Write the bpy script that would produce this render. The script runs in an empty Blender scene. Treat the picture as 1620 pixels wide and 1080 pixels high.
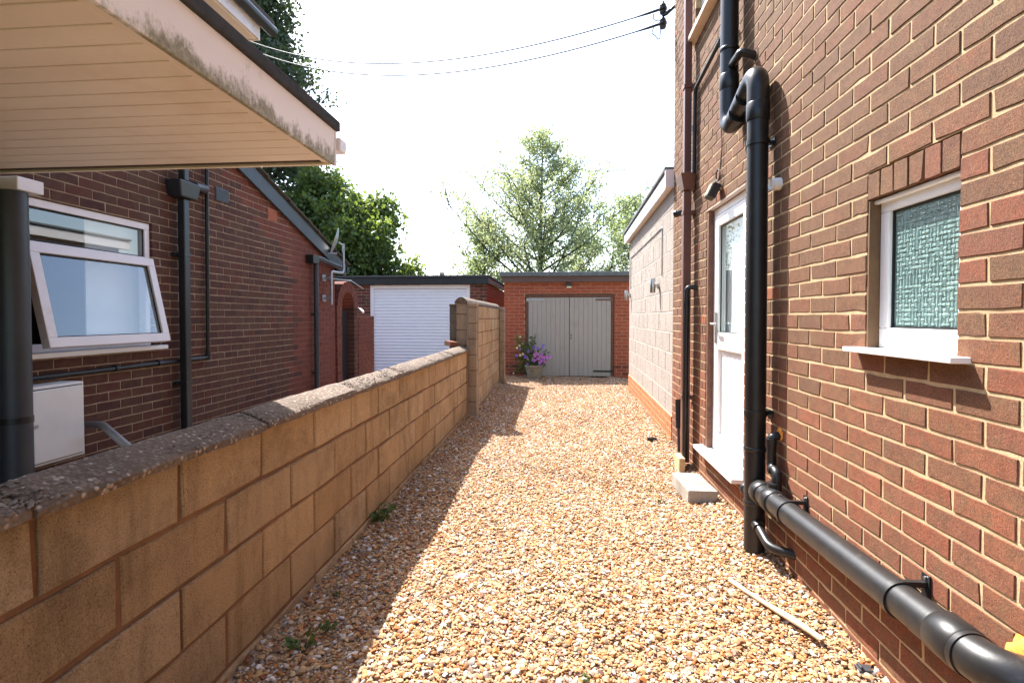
import bpy, math, random
import numpy as np
from mathutils import Vector, Matrix, Euler
R = math.radians
random.seed(7); rng = np.random.default_rng(7)
scene = bpy.context.scene
COL = scene.collection

# ------------------------------------------------------------------ camera, sky, sun, exposure
EYE = Vector((0.0, 0.0, 1.33)); YAW = R(5.0); PITCH = R(-1.41)
cd = bpy.data.cameras.new('camera'); cam = bpy.data.objects.new('camera', cd); COL.objects.link(cam)
cam.location = EYE; cam.rotation_euler = (R(90) + PITCH, 0, YAW)
cd.sensor_width = 36.0; cd.lens = 822.0 / 1620.0 * 36.0; cd.shift_y = -18.0 / 1620.0
cd.clip_start = 0.05; cd.clip_end = 600.0
scene.camera = cam
SUN = Vector((-0.66, 0.93, 1.52)).normalized()
world = bpy.data.worlds.new('World'); scene.world = world; world.use_nodes = True
wn = world.node_tree.nodes; wl = world.node_tree.links
bg = wn['Background']; sky = wn.new('ShaderNodeTexSky'); sky.sky_type = 'NISHITA'; sky.sun_disc = False
sky.sun_elevation = math.asin(SUN.z); sky.sun_rotation = math.atan2(SUN.x, SUN.y)
sky.air_density = 1.0; sky.dust_density = 2.0; sky.ozone_density = 1.0
wl.new(sky.outputs[0], bg.inputs[0]); bg.inputs[1].default_value = 0.15
sd = bpy.data.lights.new('sun', 'SUN'); sun = bpy.data.objects.new('sun', sd); COL.objects.link(sun)
sd.energy = 5.0; sd.angle = R(0.5); sd.color = (1.0, 0.955, 0.90)
sun.rotation_euler = SUN.to_track_quat('Z', 'Y').to_euler(); sun.location = SUN * 40
scene.view_settings.view_transform = 'Standard'; scene.view_settings.look = 'None'
scene.view_settings.exposure = 1.85; scene.view_settings.gamma = 1.0
scene.cycles.max_bounces = 8; scene.cycles.transparent_max_bounces = 16
scene.cycles.caustics_reflective = False; scene.cycles.caustics_refractive = False

# pixel of a point (only used to decide which bricks show largest)
_f = 822.0
_fw = Vector((-math.sin(YAW) * math.cos(PITCH), math.cos(YAW) * math.cos(PITCH), math.sin(PITCH)))
_rt = Vector((math.cos(YAW), math.sin(YAW), 0)); _up = _rt.cross(_fw)
def proj(p):
    v = Vector(p) - EYE; d = v.dot(_fw)
    if d < 0.05: return None
    return 810 + _f * v.dot(_rt) / d, 522 - _f * v.dot(_up) / d, _f / d

# ------------------------------------------------------------------ materials
def newmat(name):
    m = bpy.data.materials.new(name); m.use_nodes = True
    nt = m.node_tree; return m, nt, nt.nodes['Principled BSDF']
def nd(nt, t, **kw):
    n = nt.nodes.new(t)
    for k, v in kw.items(): setattr(n, k, v)
    return n
def c4(c): return (c[0], c[1], c[2], 1.0)
def noise(nt, scale, detail=4.0, rough=0.6, vec=None, stretch=None):
    n = nd(nt, 'ShaderNodeTexNoise'); n.inputs['Scale'].default_value = scale
    n.inputs['Detail'].default_value = detail; n.inputs['Roughness'].default_value = rough
    if vec is None: vec = nd(nt, 'ShaderNodeNewGeometry').outputs['Position']
    if stretch:
        mp = nd(nt, 'ShaderNodeMapping'); mp.inputs['Scale'].default_value = stretch
        nt.links.new(vec, mp.inputs['Vector']); vec = mp.outputs[0]
    nt.links.new(vec, n.inputs['Vector']); return n
def ramp(nt, fac, stops, const=False):
    r = nd(nt, 'ShaderNodeValToRGB')
    if const: r.color_ramp.interpolation = 'CONSTANT'
    e = r.color_ramp.elements
    while len(e) < len(stops): e.new(0.5)
    for i, (p, c) in enumerate(stops): e[i].position = p; e[i].color = c4(c)
    nt.links.new(fac, r.inputs[0]); return r.outputs[0]
def mix(nt, fac, a, b, mode='MIX'):
    m = nd(nt, 'ShaderNodeMix', data_type='RGBA', blend_type=mode)
    for s, v in ((m.inputs[0], fac), (m.inputs[6], a), (m.inputs[7], b)):
        if hasattr(v, 'is_linked') or hasattr(v, 'links'): nt.links.new(v, s)
        elif isinstance(v, (int, float)): s.default_value = v
        else: s.default_value = c4(v)
    return m.outputs[2]
def bump(nt, bs, h, strength, dist=0.004):
    b = nd(nt, 'ShaderNodeBump'); b.inputs['Strength'].default_value = strength; b.inputs['Distance'].default_value = dist
    nt.links.new(h, b.inputs['Height']); nt.links.new(b.outputs[0], bs.inputs['Normal']); return b
def rand01(nt):
    oi = nd(nt, 'ShaderNodeObjectInfo'); g = nd(nt, 'ShaderNodeNewGeometry')
    a = nd(nt, 'ShaderNodeMath', operation='ADD'); nt.links.new(oi.outputs['Random'], a.inputs[0]); nt.links.new(g.outputs['Random Per Island'], a.inputs[1])
    f = nd(nt, 'ShaderNodeMath', operation='FRACT'); nt.links.new(a.outputs[0], f.inputs[0]); return f.outputs[0]
def stops_even(cols): return [(i / (len(cols) - 1), c) for i, c in enumerate(cols)]
def thr(nt, v, lo, hi):
    m = nd(nt, 'ShaderNodeMapRange'); m.inputs[1].default_value = lo; m.inputs[2].default_value = hi
    nt.links.new(v, m.inputs[0]); return m.outputs[0]

def m_plain(name, a, b=None, scale=6.0, rough=0.6, bs=0.0, bscale=120.0, spec=0.4, metal=0.0, dirt=None, stretch=None):
    m, nt, p = newmat(name)
    if b is None: b = tuple(x * 0.86 for x in a)
    n = noise(nt, scale, 6.0, 0.65, stretch=stretch)
    col = ramp(nt, n.outputs[0], [(0.32, b), (0.68, a)])
    if dirt:
        d = noise(nt, scale * 0.45, 8.0, 0.75); col = mix(nt, thr(nt, d.outputs[0], 0.56, 0.72), col, dirt)
    nt.links.new(col, p.inputs['Base Color'])
    p.inputs['Roughness'].default_value = rough; p.inputs['Metallic'].default_value = metal
    p.inputs['Specular IOR Level'].default_value = spec
    if bs: bump(nt, p, noise(nt, bscale, 5.0).outputs[0], bs)
    return m

def m_brick(name, cols, blotch, speck=0.35, stain=None, smear=(0.55, 0.42, 0.28), smearlo=0.70, low=None):
    m, nt, p = newmat(name)
    rnd = rand01(nt); col = ramp(nt, rnd, stops_even(cols))
    if low:     # a redder batch laid in the lower courses, mixed in brick by brick
        g = nd(nt, 'ShaderNodeNewGeometry'); sx = nd(nt, 'ShaderNodeSeparateXYZ'); nt.links.new(g.outputs['Position'], sx.inputs[0])
        a = thr(nt, sx.outputs[2], 1.55, 0.55); h = nd(nt, 'ShaderNodeMath', operation='MULTIPLY'); nt.links.new(rnd, h.inputs[0]); h.inputs[1].default_value = 7.31
        fr_ = nd(nt, 'ShaderNodeMath', operation='FRACT'); nt.links.new(h.outputs[0], fr_.inputs[0])
        w0 = noise(nt, 1.7, 3.0); b0 = nd(nt, 'ShaderNodeMath', operation='MULTIPLY_ADD'); nt.links.new(a, b0.inputs[0]); b0.inputs[1].default_value = 0.75; nt.links.new(w0.outputs[0], b0.inputs[2])
        b1 = nd(nt, 'ShaderNodeMath', operation='MULTIPLY_ADD'); nt.links.new(fr_.outputs[0], b1.inputs[0]); b1.inputs[1].default_value = 0.55; nt.links.new(b0.outputs[0], b1.inputs[2])
        col = mix(nt, thr(nt, b1.outputs[0], 0.84, 1.5), col, ramp(nt, rnd, stops_even(low)))
    n1 = noise(nt, 11.0, 6.0, 0.75); col = mix(nt, thr(nt, n1.outputs[0], 0.46, 0.70), col, blotch)
    n4 = noise(nt, 26.0, 6.0, 0.8); col = mix(nt, 0.55, col, ramp(nt, n4.outputs[0], [(0.3, (0.55, 0.5, 0.5)), (0.5, (1, 1, 1)), (0.7, (1.35, 1.25, 1.1))]), 'MULTIPLY')
    n2 = noise(nt, 230.0, 5.0, 0.85); col = mix(nt, min(1.0, speck * 1.7), col, ramp(nt, n2.outputs[0], [(0.34, (0.22, 0.20, 0.20)), (0.5, (0.92, 0.92, 0.92)), (0.66, (1.7, 1.6, 1.4))]), 'MULTIPLY')
    if smear:
        n5 = noise(nt, 34.0, 9.0, 0.8); col = mix(nt, thr(nt, n5.outputs[0], smearlo, smearlo + 0.05), col, smear)
    if stain:
        n3 = noise(nt, 2.2, 8.0, 0.7); col = mix(nt, thr(nt, n3.outputs[0], 0.55, 0.8), col, stain)
    nt.links.new(col, p.inputs['Base Color']); p.inputs['Roughness'].default_value = 0.88
    p.inputs['Specular IOR Level'].default_value = 0.25
    bump(nt, p, noise(nt, 120.0, 9.0, 0.8).outputs[0], 0.8, 0.005)
    return m

def m_block(name, cols, dark, light, speck=0.8, streak=0.6):
    m, nt, p = newmat(name)
    col = ramp(nt, rand01(nt), stops_even(cols))
    n0 = noise(nt, 3.2, 9.0, 0.75); col = mix(nt, thr(nt, n0.outputs[0], 0.47, 0.70), col, dark)
    n4 = noise(nt, 9.0, 7.0, 0.75, stretch=(1, 1, 0.16)); col = mix(nt, streak, col, ramp(nt, n4.outputs[0], [(0.32, (0.52, 0.48, 0.42)), (0.5, (1, 1, 1)), (0.7, (1.18, 1.16, 1.1))]), 'MULTIPLY')
    n1 = noise(nt, 190.0, 5.0, 0.85); pit = ramp(nt, n1.outputs[0], [(0.36, (0.12, 0.09, 0.06)), (0.47, (0.90, 0.90, 0.90)), (0.58, (1.0, 1.0, 1.0)), (0.70, (1.75, 1.65, 1.45))])
    col = mix(nt, speck, col, pit, 'MULTIPLY')
    n2 = noise(nt, 14.0, 9.0, 0.75); col = mix(nt, thr(nt, n2.outputs[0], 0.66, 0.74), col, light)
    nt.links.new(col, p.inputs['Base Color']); p.inputs['Roughness'].default_value = 0.95
    p.inputs['Specular IOR Level'].default_value = 0.15
    bump(nt, p, noise(nt, 150.0, 9.0, 0.85).outputs[0], 1.0, 0.009)
    return m

M = {}
M['brick_brown'] = m_brick('brick_brown', [(0.136, 0.070, 0.040), (0.160, 0.084, 0.046), (0.122, 0.063, 0.038), (0.156, 0.072, 0.040), (0.148, 0.080, 0.044), (0.142, 0.064, 0.038)], (0.148, 0.085, 0.046), 0.45,
    low=[(0.20, 0.070, 0.038), (0.225, 0.084, 0.046), (0.175, 0.069, 0.042), (0.21, 0.068, 0.036), (0.19, 0.080, 0.048)])
M['brick_red'] = m_brick('brick_red', [(0.20, 0.070, 0.040), (0.22, 0.082, 0.046), (0.18, 0.070, 0.042), (0.205, 0.066, 0.036), (0.19, 0.078, 0.047), (0.17, 0.068, 0.043)], (0.155, 0.078, 0.046), 0.4)
M['brick_orange'] = m_brick('brick_orange', [(0.30, 0.105, 0.05), (0.26, 0.085, 0.042), (0.29, 0.115, 0.06), (0.25, 0.09, 0.048)], (0.20, 0.085, 0.055))
M['brick_plum'] = m_brick('brick_plum', [(0.088, 0.035, 0.028), (0.118, 0.045, 0.032), (0.068, 0.031, 0.027), (0.105, 0.053, 0.037), (0.092, 0.036, 0.029)], (0.115, 0.062, 0.038), 0.3, (0.10, 0.076, 0.05), (0.2, 0.14, 0.1), 0.74)
M['brick_rust'] = m_brick('brick_rust', [(0.17, 0.052, 0.034), (0.15, 0.046, 0.032), (0.195, 0.062, 0.04), (0.165, 0.056, 0.038)], (0.135, 0.052, 0.038), 0.3, None, (0.25, 0.14, 0.1), 0.74)
M['brick_garage'] = m_brick('brick_garage', [(0.36, 0.095, 0.048), (0.32, 0.082, 0.042), (0.39, 0.115, 0.058), (0.28, 0.075, 0.045), (0.37, 0.10, 0.05)], (0.27, 0.08, 0.05), 0.3)
M['brick_plinth'] = m_brick('brick_plinth', [(0.42, 0.155, 0.065), (0.37, 0.13, 0.056), (0.45, 0.175, 0.078), (0.39, 0.14, 0.06)], (0.36, 0.15, 0.075), 0.25)
M['mortar'] = m_plain('mortar', (0.51, 0.38, 0.225), (0.38, 0.27, 0.155), 30.0, 0.95, 0.6, 240.0, 0.1)
M['mortar_dull'] = m_plain('mortar_dull', (0.34, 0.26, 0.19), (0.26, 0.19, 0.14), 20.0, 0.95, 0.5, 240.0, 0.1)
M['mortar_garage'] = m_plain('mortar_garage', (0.46, 0.27, 0.17), (0.36, 0.19, 0.12), 20.0, 0.95, 0.4, 240.0, 0.1)
M['mortar_block'] = m_plain('mortar_block', (0.23, 0.12, 0.068), (0.14, 0.08, 0.05), 9.0, 0.95, 0.6, 200.0, 0.1)
M['block'] = m_block('block', [(0.50, 0.335, 0.185), (0.41, 0.275, 0.16), (0.54, 0.385, 0.235), (0.42, 0.27, 0.142), (0.51, 0.36, 0.22), (0.45, 0.31, 0.18)], (0.27, 0.18, 0.102), (0.46, 0.37, 0.26))
M['pier_block'] = m_block('pier_block', [(0.38, 0.29, 0.20), (0.34, 0.26, 0.18), (0.40, 0.31, 0.22)], (0.24, 0.18, 0.13), (0.46, 0.37, 0.27))
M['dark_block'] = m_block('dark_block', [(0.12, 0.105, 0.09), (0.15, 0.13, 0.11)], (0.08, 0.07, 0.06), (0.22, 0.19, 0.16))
M['painted_block'] = m_block('painted_block', [(0.345, 0.305, 0.27), (0.33, 0.29, 0.255), (0.36, 0.318, 0.282)], (0.31, 0.272, 0.24), (0.38, 0.34, 0.30), 0.3, 0.2)
M['painted_joint'] = m_plain('painted_joint', (0.38, 0.335, 0.29), (0.33, 0.29, 0.25), 14.0, 0.9, 0.3)
M['concrete'] = m_block('concrete', [(0.42, 0.39, 0.34), (0.40, 0.37, 0.32)], (0.30, 0.27, 0.23), (0.5, 0.47, 0.42), 0.4)
M['pvc'] = m_plain('pvc', (0.80, 0.79, 0.78), (0.76, 0.75, 0.74), 3.0, 0.32, 0, spec=0.5)
M['shutter_white'] = m_plain('shutter_white', (0.78, 0.79, 0.82), (0.75, 0.76, 0.79), 3.0, 0.4, 0, spec=0.5)
M['pvc_pink'] = m_plain('pvc_pink', (0.76, 0.70, 0.70), (0.70, 0.64, 0.63), 4.0, 0.35, 0, spec=0.5, dirt=(0.55, 0.47, 0.42))
M['soffit'] = m_plain('soffit', (0.90, 0.77, 0.65), (0.84, 0.70, 0.575), 2.2, 0.45, 0.05, 60, dirt=(0.76, 0.60, 0.47), stretch=(0.5, 3, 1))
M['black_plastic'] = m_plain('black_plastic', (0.010, 0.010, 0.011), (0.016, 0.0155, 0.015), 12.0, 0.36, 0.04, 60.0, 0.4, dirt=(0.024, 0.022, 0.02))
M['dusty_plastic'] = m_plain('dusty_plastic', (0.011, 0.011, 0.0115), (0.018, 0.0175, 0.017), 22.0, 0.36, 0.06, 90.0, 0.45, dirt=(0.045, 0.041, 0.037))
M['grey_plastic'] = m_plain('grey_plastic', (0.035, 0.038, 0.044), (0.026, 0.028, 0.033), 5.0, 0.45, 0, spec=0.5)
M['brown_plastic'] = m_plain('brown_plastic', (0.115, 0.048, 0.036), (0.14, 0.06, 0.046), 5.0, 0.4, 0, spec=0.5)
M['black_paint'] = m_plain('black_paint', (0.010, 0.012, 0.014), (0.018, 0.02, 0.022), 7.0, 0.4, 0.1, 40.0, 0.5)
M['slate_paint'] = m_plain('slate_paint', (0.048, 0.06, 0.074), (0.036, 0.045, 0.055), 7.0, 0.5, 0.1, 60.0)
M['felt'] = m_plain('felt', (0.05, 0.053, 0.06), (0.075, 0.078, 0.085), 25.0, 0.95, 0.8, 300.0, 0.1)
M['felt_light'] = m_plain('felt_light', (0.17, 0.19, 0.19), (0.12, 0.135, 0.14), 12.0, 0.9, 0.6, 300.0, 0.1)
M['brown_board'] = m_plain('brown_board', (0.13, 0.085, 0.07), (0.10, 0.062, 0.05), 6.0, 0.7, 0.2, 60.0, stretch=(0.3, 1, 6))
M['brown_frame'] = m_plain('brown_frame', (0.10, 0.045, 0.028), (0.16, 0.075, 0.045), 18.0, 0.65, 0.2, 60.0, dirt=(0.26, 0.12, 0.06))
M['reveal'] = m_plain('reveal', (0.17, 0.095, 0.045), (0.12, 0.065, 0.032), 18.0, 0.75, 0.3, 80.0, dirt=(0.14, 0.06, 0.035))
M['grey_wood'] = m_plain('grey_wood', (0.37, 0.35, 0.305), (0.33, 0.31, 0.268), 5.0, 0.6, 0.15, 80.0, stretch=(8, 8, 0.6), dirt=(0.285, 0.265, 0.225))
M['lath'] = m_plain('lath', (0.52, 0.38, 0.22), (0.40, 0.28, 0.15), 20.0, 0.8, 0.4, 90.0)
M['steel'] = m_plain('steel', (0.56, 0.55, 0.53), (0.45, 0.44, 0.42), 20.0, 0.32, metal=1.0)
M['galv'] = m_plain('galv', (0.42, 0.44, 0.45), (0.32, 0.34, 0.35), 20.0, 0.45, metal=0.8)
M['rust'] = m_plain('rust', (0.20, 0.12, 0.10), (0.13, 0.085, 0.075), 30.0, 0.8)
M['tile'] = m_plain('tile', (0.10, 0.082, 0.06), (0.06, 0.052, 0.045), 16.0, 0.95, 0.7, 120.0, dirt=(0.11, 0.12, 0.05))
M['meter_white'] = m_plain('meter_white', (0.74, 0.72, 0.69), (0.66, 0.63, 0.59), 3.0, 0.5, dirt=(0.58, 0.54, 0.49))
M['foam'] = m_plain('foam', (0.75, 0.30, 0.05), (0.62, 0.22, 0.03), 30.0, 0.9, 0.8, 90.0)
M['terracotta'] = m_plain('terracotta', (0.42, 0.14, 0.08), (0.36, 0.11, 0.06), 8.0, 0.8)
M['pot'] = m_plain('pot', (0.30, 0.27, 0.20), (0.22, 0.20, 0.15), 14.0, 0.85, 0.3)
M['soil'] = m_plain('soil', (0.05, 0.035, 0.025), (0.03, 0.022, 0.016), 40.0, 0.95, 0.8)
M['bark'] = m_plain('bark', (0.13, 0.105, 0.08), (0.07, 0.057, 0.045), 14.0, 0.95, 0.8, 60.0, 0.1)
M['interior'] = m_plain('interior', (0.32, 0.31, 0.30), (0.27, 0.26, 0.25), 2.0, 0.9)
M['curtain'] = m_plain('curtain', (0.80, 0.80, 0.80), (0.74, 0.74, 0.75), 4.0, 0.9)
M['rubber'] = m_plain('rubber', (0.012, 0.012, 0.012), None, 5.0, 0.6)
M['wire'] = m_plain('wire', (0.03, 0.03, 0.035), None, 5.0, 0.6)
M['lens'] = m_plain('lens', (0.62, 0.56, 0.38), None, 5.0, 0.2)
M['grass'] = m_plain('grass', (0.07, 0.10, 0.03), (0.05, 0.07, 0.025), 2.0, 0.95, 0.6, 30)
M['yard'] = m_plain('yard', (0.26, 0.24, 0.21), (0.19, 0.175, 0.155), 2.5, 0.95, 0.5, 60)
M['chrome_dark'] = m_plain('chrome_dark', (0.03, 0.03, 0.032), None, 5.0, 0.3)

def m_fascia():      # white board with green algae creeping up from its lower edge
    m, nt, p = newmat('fascia_algae')
    g = nd(nt, 'ShaderNodeNewGeometry'); sx = nd(nt, 'ShaderNodeSeparateXYZ'); nt.links.new(g.outputs['Position'], sx.inputs[0])
    h = thr(nt, sx.outputs[2], 2.345, 2.215)
    n = noise(nt, 16.0, 10.0, 0.78, stretch=(1, 1, 0.6)); n2 = noise(nt, 2.1, 3.0)
    a = nd(nt, 'ShaderNodeMath', operation='MULTIPLY_ADD'); nt.links.new(h, a.inputs[0]); a.inputs[1].default_value = 0.42; nt.links.new(n.outputs[0], a.inputs[2])
    b = nd(nt, 'ShaderNodeMath', operation='MULTIPLY_ADD'); nt.links.new(n2.outputs[0], b.inputs[0]); b.inputs[1].default_value = 1.1; nt.links.new(a.outputs[0], b.inputs[2])
    k = thr(nt, b.outputs[0], 1.28, 1.48)
    n3 = noise(nt, 60.0, 4.0); moss = ramp(nt, n3.outputs[0], [(0.3, (0.17, 0.145, 0.085)), (0.55, (0.30, 0.27, 0.17)), (0.75, (0.42, 0.38, 0.28))])
    nt.links.new(mix(nt, k, (0.82, 0.77, 0.76), moss), p.inputs['Base Color']); p.inputs['Roughness'].default_value = 0.6
    return m
M['fascia_algae'] = m_fascia()

def m_house_mortar():  # the mortar is red towards the far end of that wall, where the bricks are red too
    m, nt, p = newmat('house_mortar')
    g = nd(nt, 'ShaderNodeNewGeometry'); sx = nd(nt, 'ShaderNodeSeparateXYZ'); nt.links.new(g.outputs['Position'], sx.inputs[0])
    n = noise(nt, 22.0, 5.0); a = ramp(nt, n.outputs[0], [(0.3, (0.26, 0.18, 0.12)), (0.7, (0.38, 0.28, 0.19))])
    r = ramp(nt, n.outputs[0], [(0.3, (0.19, 0.085, 0.06)), (0.7, (0.26, 0.125, 0.085))])
    nt.links.new(mix(nt, thr(nt, sx.outputs[1], 6.7, 6.8), a, r), p.inputs['Base Color']); p.inputs['Roughness'].default_value = 0.95
    return m
M['house_mortar'] = m_house_mortar()

def m_coping():
    m, nt, p = newmat('coping')
    g = nd(nt, 'ShaderNodeNewGeometry')
    v = nd(nt, 'ShaderNodeTexVoronoi'); v.inputs['Scale'].default_value = 75.0; nt.links.new(g.outputs['Position'], v.inputs['Vector'])
    bw = nd(nt, 'ShaderNodeSeparateColor'); nt.links.new(v.outputs['Color'], bw.inputs[0])
    peb = ramp(nt, bw.outputs[0], [(0.0, (0.09, 0.064, 0.048)), (0.3, (0.15, 0.103, 0.07)), (0.55, (0.115, 0.09, 0.072)), (0.8, (0.20, 0.15, 0.108)), (0.97, (0.38, 0.31, 0.25))])
    k = thr(nt, v.outputs['Distance'], 0.30, 0.58); n = noise(nt, 5.0, 7.0, 0.7)
    base = ramp(nt, n.outputs[0], [(0.35, (0.07, 0.047, 0.032)), (0.65, (0.135, 0.092, 0.06))])
    nt.links.new(mix(nt, k, peb, base), p.inputs['Base Color']); p.inputs['Roughness'].default_value = 0.9
    inv = nd(nt, 'ShaderNodeMath', operation='SUBTRACT'); inv.inputs[0].default_value = 1.0; nt.links.new(v.outputs['Distance'], inv.inputs[1])
    b = bump(nt, p, inv.outputs[0], 0.9, 0.006); return m
M['coping'] = m_coping()

def m_stone():
    m, nt, p = newmat('gravel_stone')
    oi = nd(nt, 'ShaderNodeObjectInfo')
    cols = [(0.0, (0.38, 0.185, 0.06)), (0.10, (0.42, 0.245, 0.10)), (0.20, (0.46, 0.31, 0.16)), (0.28, (0.26, 0.10, 0.032)), (0.35, (0.42, 0.16, 0.04)),
            (0.44, (0.45, 0.32, 0.185)), (0.54, (0.38, 0.235, 0.115)), (0.62, (0.20, 0.135, 0.09)), (0.66, (0.56, 0.46, 0.34)), (0.75, (0.14, 0.10, 0.08)), (0.80, (0.42, 0.22, 0.085)), (0.86, (0.70, 0.66, 0.61)), (0.94, (0.28, 0.24, 0.22)), (0.98, (0.20, 0.07, 0.03))]
    col = ramp(nt, oi.outputs['Random'], cols)
    n = noise(nt, 60.0, 4.0, 0.7); col = mix(nt, 0.55, col, ramp(nt, n.outputs[0], [(0.3, (0.55, 0.5, 0.45)), (0.6, (1.05, 1.0, 0.95)), (0.75, (1.25, 1.2, 1.15))]), 'MULTIPLY')
    nt.links.new(col, p.inputs['Base Color']); p.inputs['Roughness'].default_value = 0.7; p.inputs['Specular IOR Level'].default_value = 0.3
    return m
M['stone'] = m_stone()
def m_gravelbed():
    m, nt, p = newmat('gravel_bed'); g = nd(nt, 'ShaderNodeNewGeometry')
    v = nd(nt, 'ShaderNodeTexVoronoi'); v.inputs['Scale'].default_value = 45.0; nt.links.new(g.outputs['Position'], v.inputs['Vector'])
    bw = nd(nt, 'ShaderNodeSeparateColor'); nt.links.new(v.outputs['Color'], bw.inputs[0])
    nt.links.new(ramp(nt, bw.outputs[0], [(0, (0.30, 0.155, 0.06)), (0.4, (0.38, 0.235, 0.115)), (0.7, (0.26, 0.16, 0.09)), (1, (0.42, 0.31, 0.20))]), p.inputs['Base Color'])
    p.inputs['Roughness'].default_value = 0.95; bump(nt, p, v.outputs['Distance'], 1.0, 0.01); return m
M['gravel_bed'] = m_gravelbed()

def m_leaf(name, cols, trans=0.5, tint=(1.25, 1.3, 0.6)):
    m, nt, p = newmat(name); g = nd(nt, 'ShaderNodeNewGeometry')
    col = ramp(nt, g.outputs['Random Per Island'], stops_even(cols))
    nt.links.new(col, p.inputs['Base Color']); p.inputs['Roughness'].default_value = 0.5; p.inputs['Specular IOR Level'].default_value = 0.4
    t = nd(nt, 'ShaderNodeBsdfTranslucent'); nt.links.new(mix(nt, 1.0, col, tint, 'MULTIPLY'), t.inputs[0])
    ms = nd(nt, 'ShaderNodeMixShader'); ms.inputs[0].default_value = trans
    nt.links.new(p.outputs[0], ms.inputs[1]); nt.links.new(t.outputs[0], ms.inputs[2])
    nt.links.new(ms.outputs[0], nt.nodes['Material Output'].inputs[0]); return m
M['leaf_birch'] = m_leaf('leaf_birch', [(0.27, 0.30, 0.18), (0.33, 0.36, 0.22), (0.22, 0.25, 0.155), (0.38, 0.40, 0.28)], 0.6, (1.15, 1.2, 0.85))
M['leaf_pale'] = m_leaf('leaf_pale', [(0.22, 0.26, 0.14), (0.27, 0.31, 0.17), (0.18, 0.22, 0.12)], 0.55, (1.15, 1.2, 0.8))
M['leaf_dark'] = m_leaf('leaf_dark', [(0.06, 0.08, 0.045), (0.085, 0.11, 0.06), (0.045, 0.062, 0.036)], 0.35, (1.1, 1.15, 0.7))
M['leaf_broad'] = m_leaf('leaf_broad', [(0.09, 0.13, 0.04), (0.14, 0.19, 0.06), (0.07, 0.105, 0.035), (0.18, 0.23, 0.08)], 0.5, (1.5, 1.5, 0.65))
M['leaf_weed'] = m_leaf('leaf_weed', [(0.07, 0.12, 0.03), (0.10, 0.15, 0.04), (0.05, 0.09, 0.025)], 0.35)
M['petal_pink'] = m_leaf('petal_pink', [(0.55, 0.16, 0.52), (0.62, 0.28, 0.60), (0.42, 0.10, 0.46), (0.66, 0.36, 0.64)], 0.35, (1.1, 1.0, 1.1))
M['petal_violet'] = m_leaf('petal_violet', [(0.26, 0.10, 0.55), (0.34, 0.20, 0.62), (0.20, 0.07, 0.46)], 0.35, (1.1, 1.0, 1.1))
M['petal_white'] = m_leaf('petal_white', [(0.65, 0.65, 0.55), (0.6, 0.55, 0.2)], 0.35, (1, 1, 1))

def m_glass(name, tint, rough=0.0, ior=1.5, gain=2.0):
    m, nt, p = newmat(name); nt.nodes.remove(p)
    fr = nd(nt, 'ShaderNodeFresnel'); fr.inputs[0].default_value = ior
    k = nd(nt, 'ShaderNodeMath', operation='MULTIPLY', use_clamp=True); nt.links.new(fr.outputs[0], k.inputs[0]); k.inputs[1].default_value = gain
    gb = nd(nt, 'ShaderNodeNewGeometry'); fb = nd(nt, 'ShaderNodeMath', operation='SUBTRACT'); fb.inputs[0].default_value = 1.0; nt.links.new(gb.outputs['Backfacing'], fb.inputs[1])
    k2 = nd(nt, 'ShaderNodeMath', operation='MULTIPLY'); nt.links.new(k.outputs[0], k2.inputs[0]); nt.links.new(fb.outputs[0], k2.inputs[1]); k = k2
    t = nd(nt, 'ShaderNodeBsdfTransparent'); t.inputs[0].default_value = c4(tint)
    gl = nd(nt, 'ShaderNodeBsdfGlossy'); gl.inputs['Roughness'].default_value = rough; gl.inputs[0].default_value = (1, 1, 1, 1)
    ms = nd(nt, 'ShaderNodeMixShader'); nt.links.new(k.outputs[0], ms.inputs[0]); nt.links.new(t.outputs[0], ms.inputs[1]); nt.links.new(gl.outputs[0], ms.inputs[2])
    nt.links.new(ms.outputs[0], nt.nodes['Material Output'].inputs[0]); return m
M['glass'] = m_glass('glass', (0.93, 0.96, 0.96), gain=3.2); M['door_glass'] = m_glass('door_glass', (0.93, 0.975, 0.96), gain=0.8)
mt, nt, p = newmat('obscured_glass'); M['obscured_glass'] = mt
n = noise(nt, 55.0, 4.0); nt.links.new(ramp(nt, n.outputs[0], [(0.35, (0.13, 0.215, 0.20)), (0.65, (0.24, 0.34, 0.32))]), p.inputs['Base Color'])
p.inputs['Roughness'].default_value = 0.16; p.inputs['Specular IOR Level'].default_value = 0.9; bump(nt, p, noise(nt, 150.0, 2.0).outputs[0], 0.25, 0.004)

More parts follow.
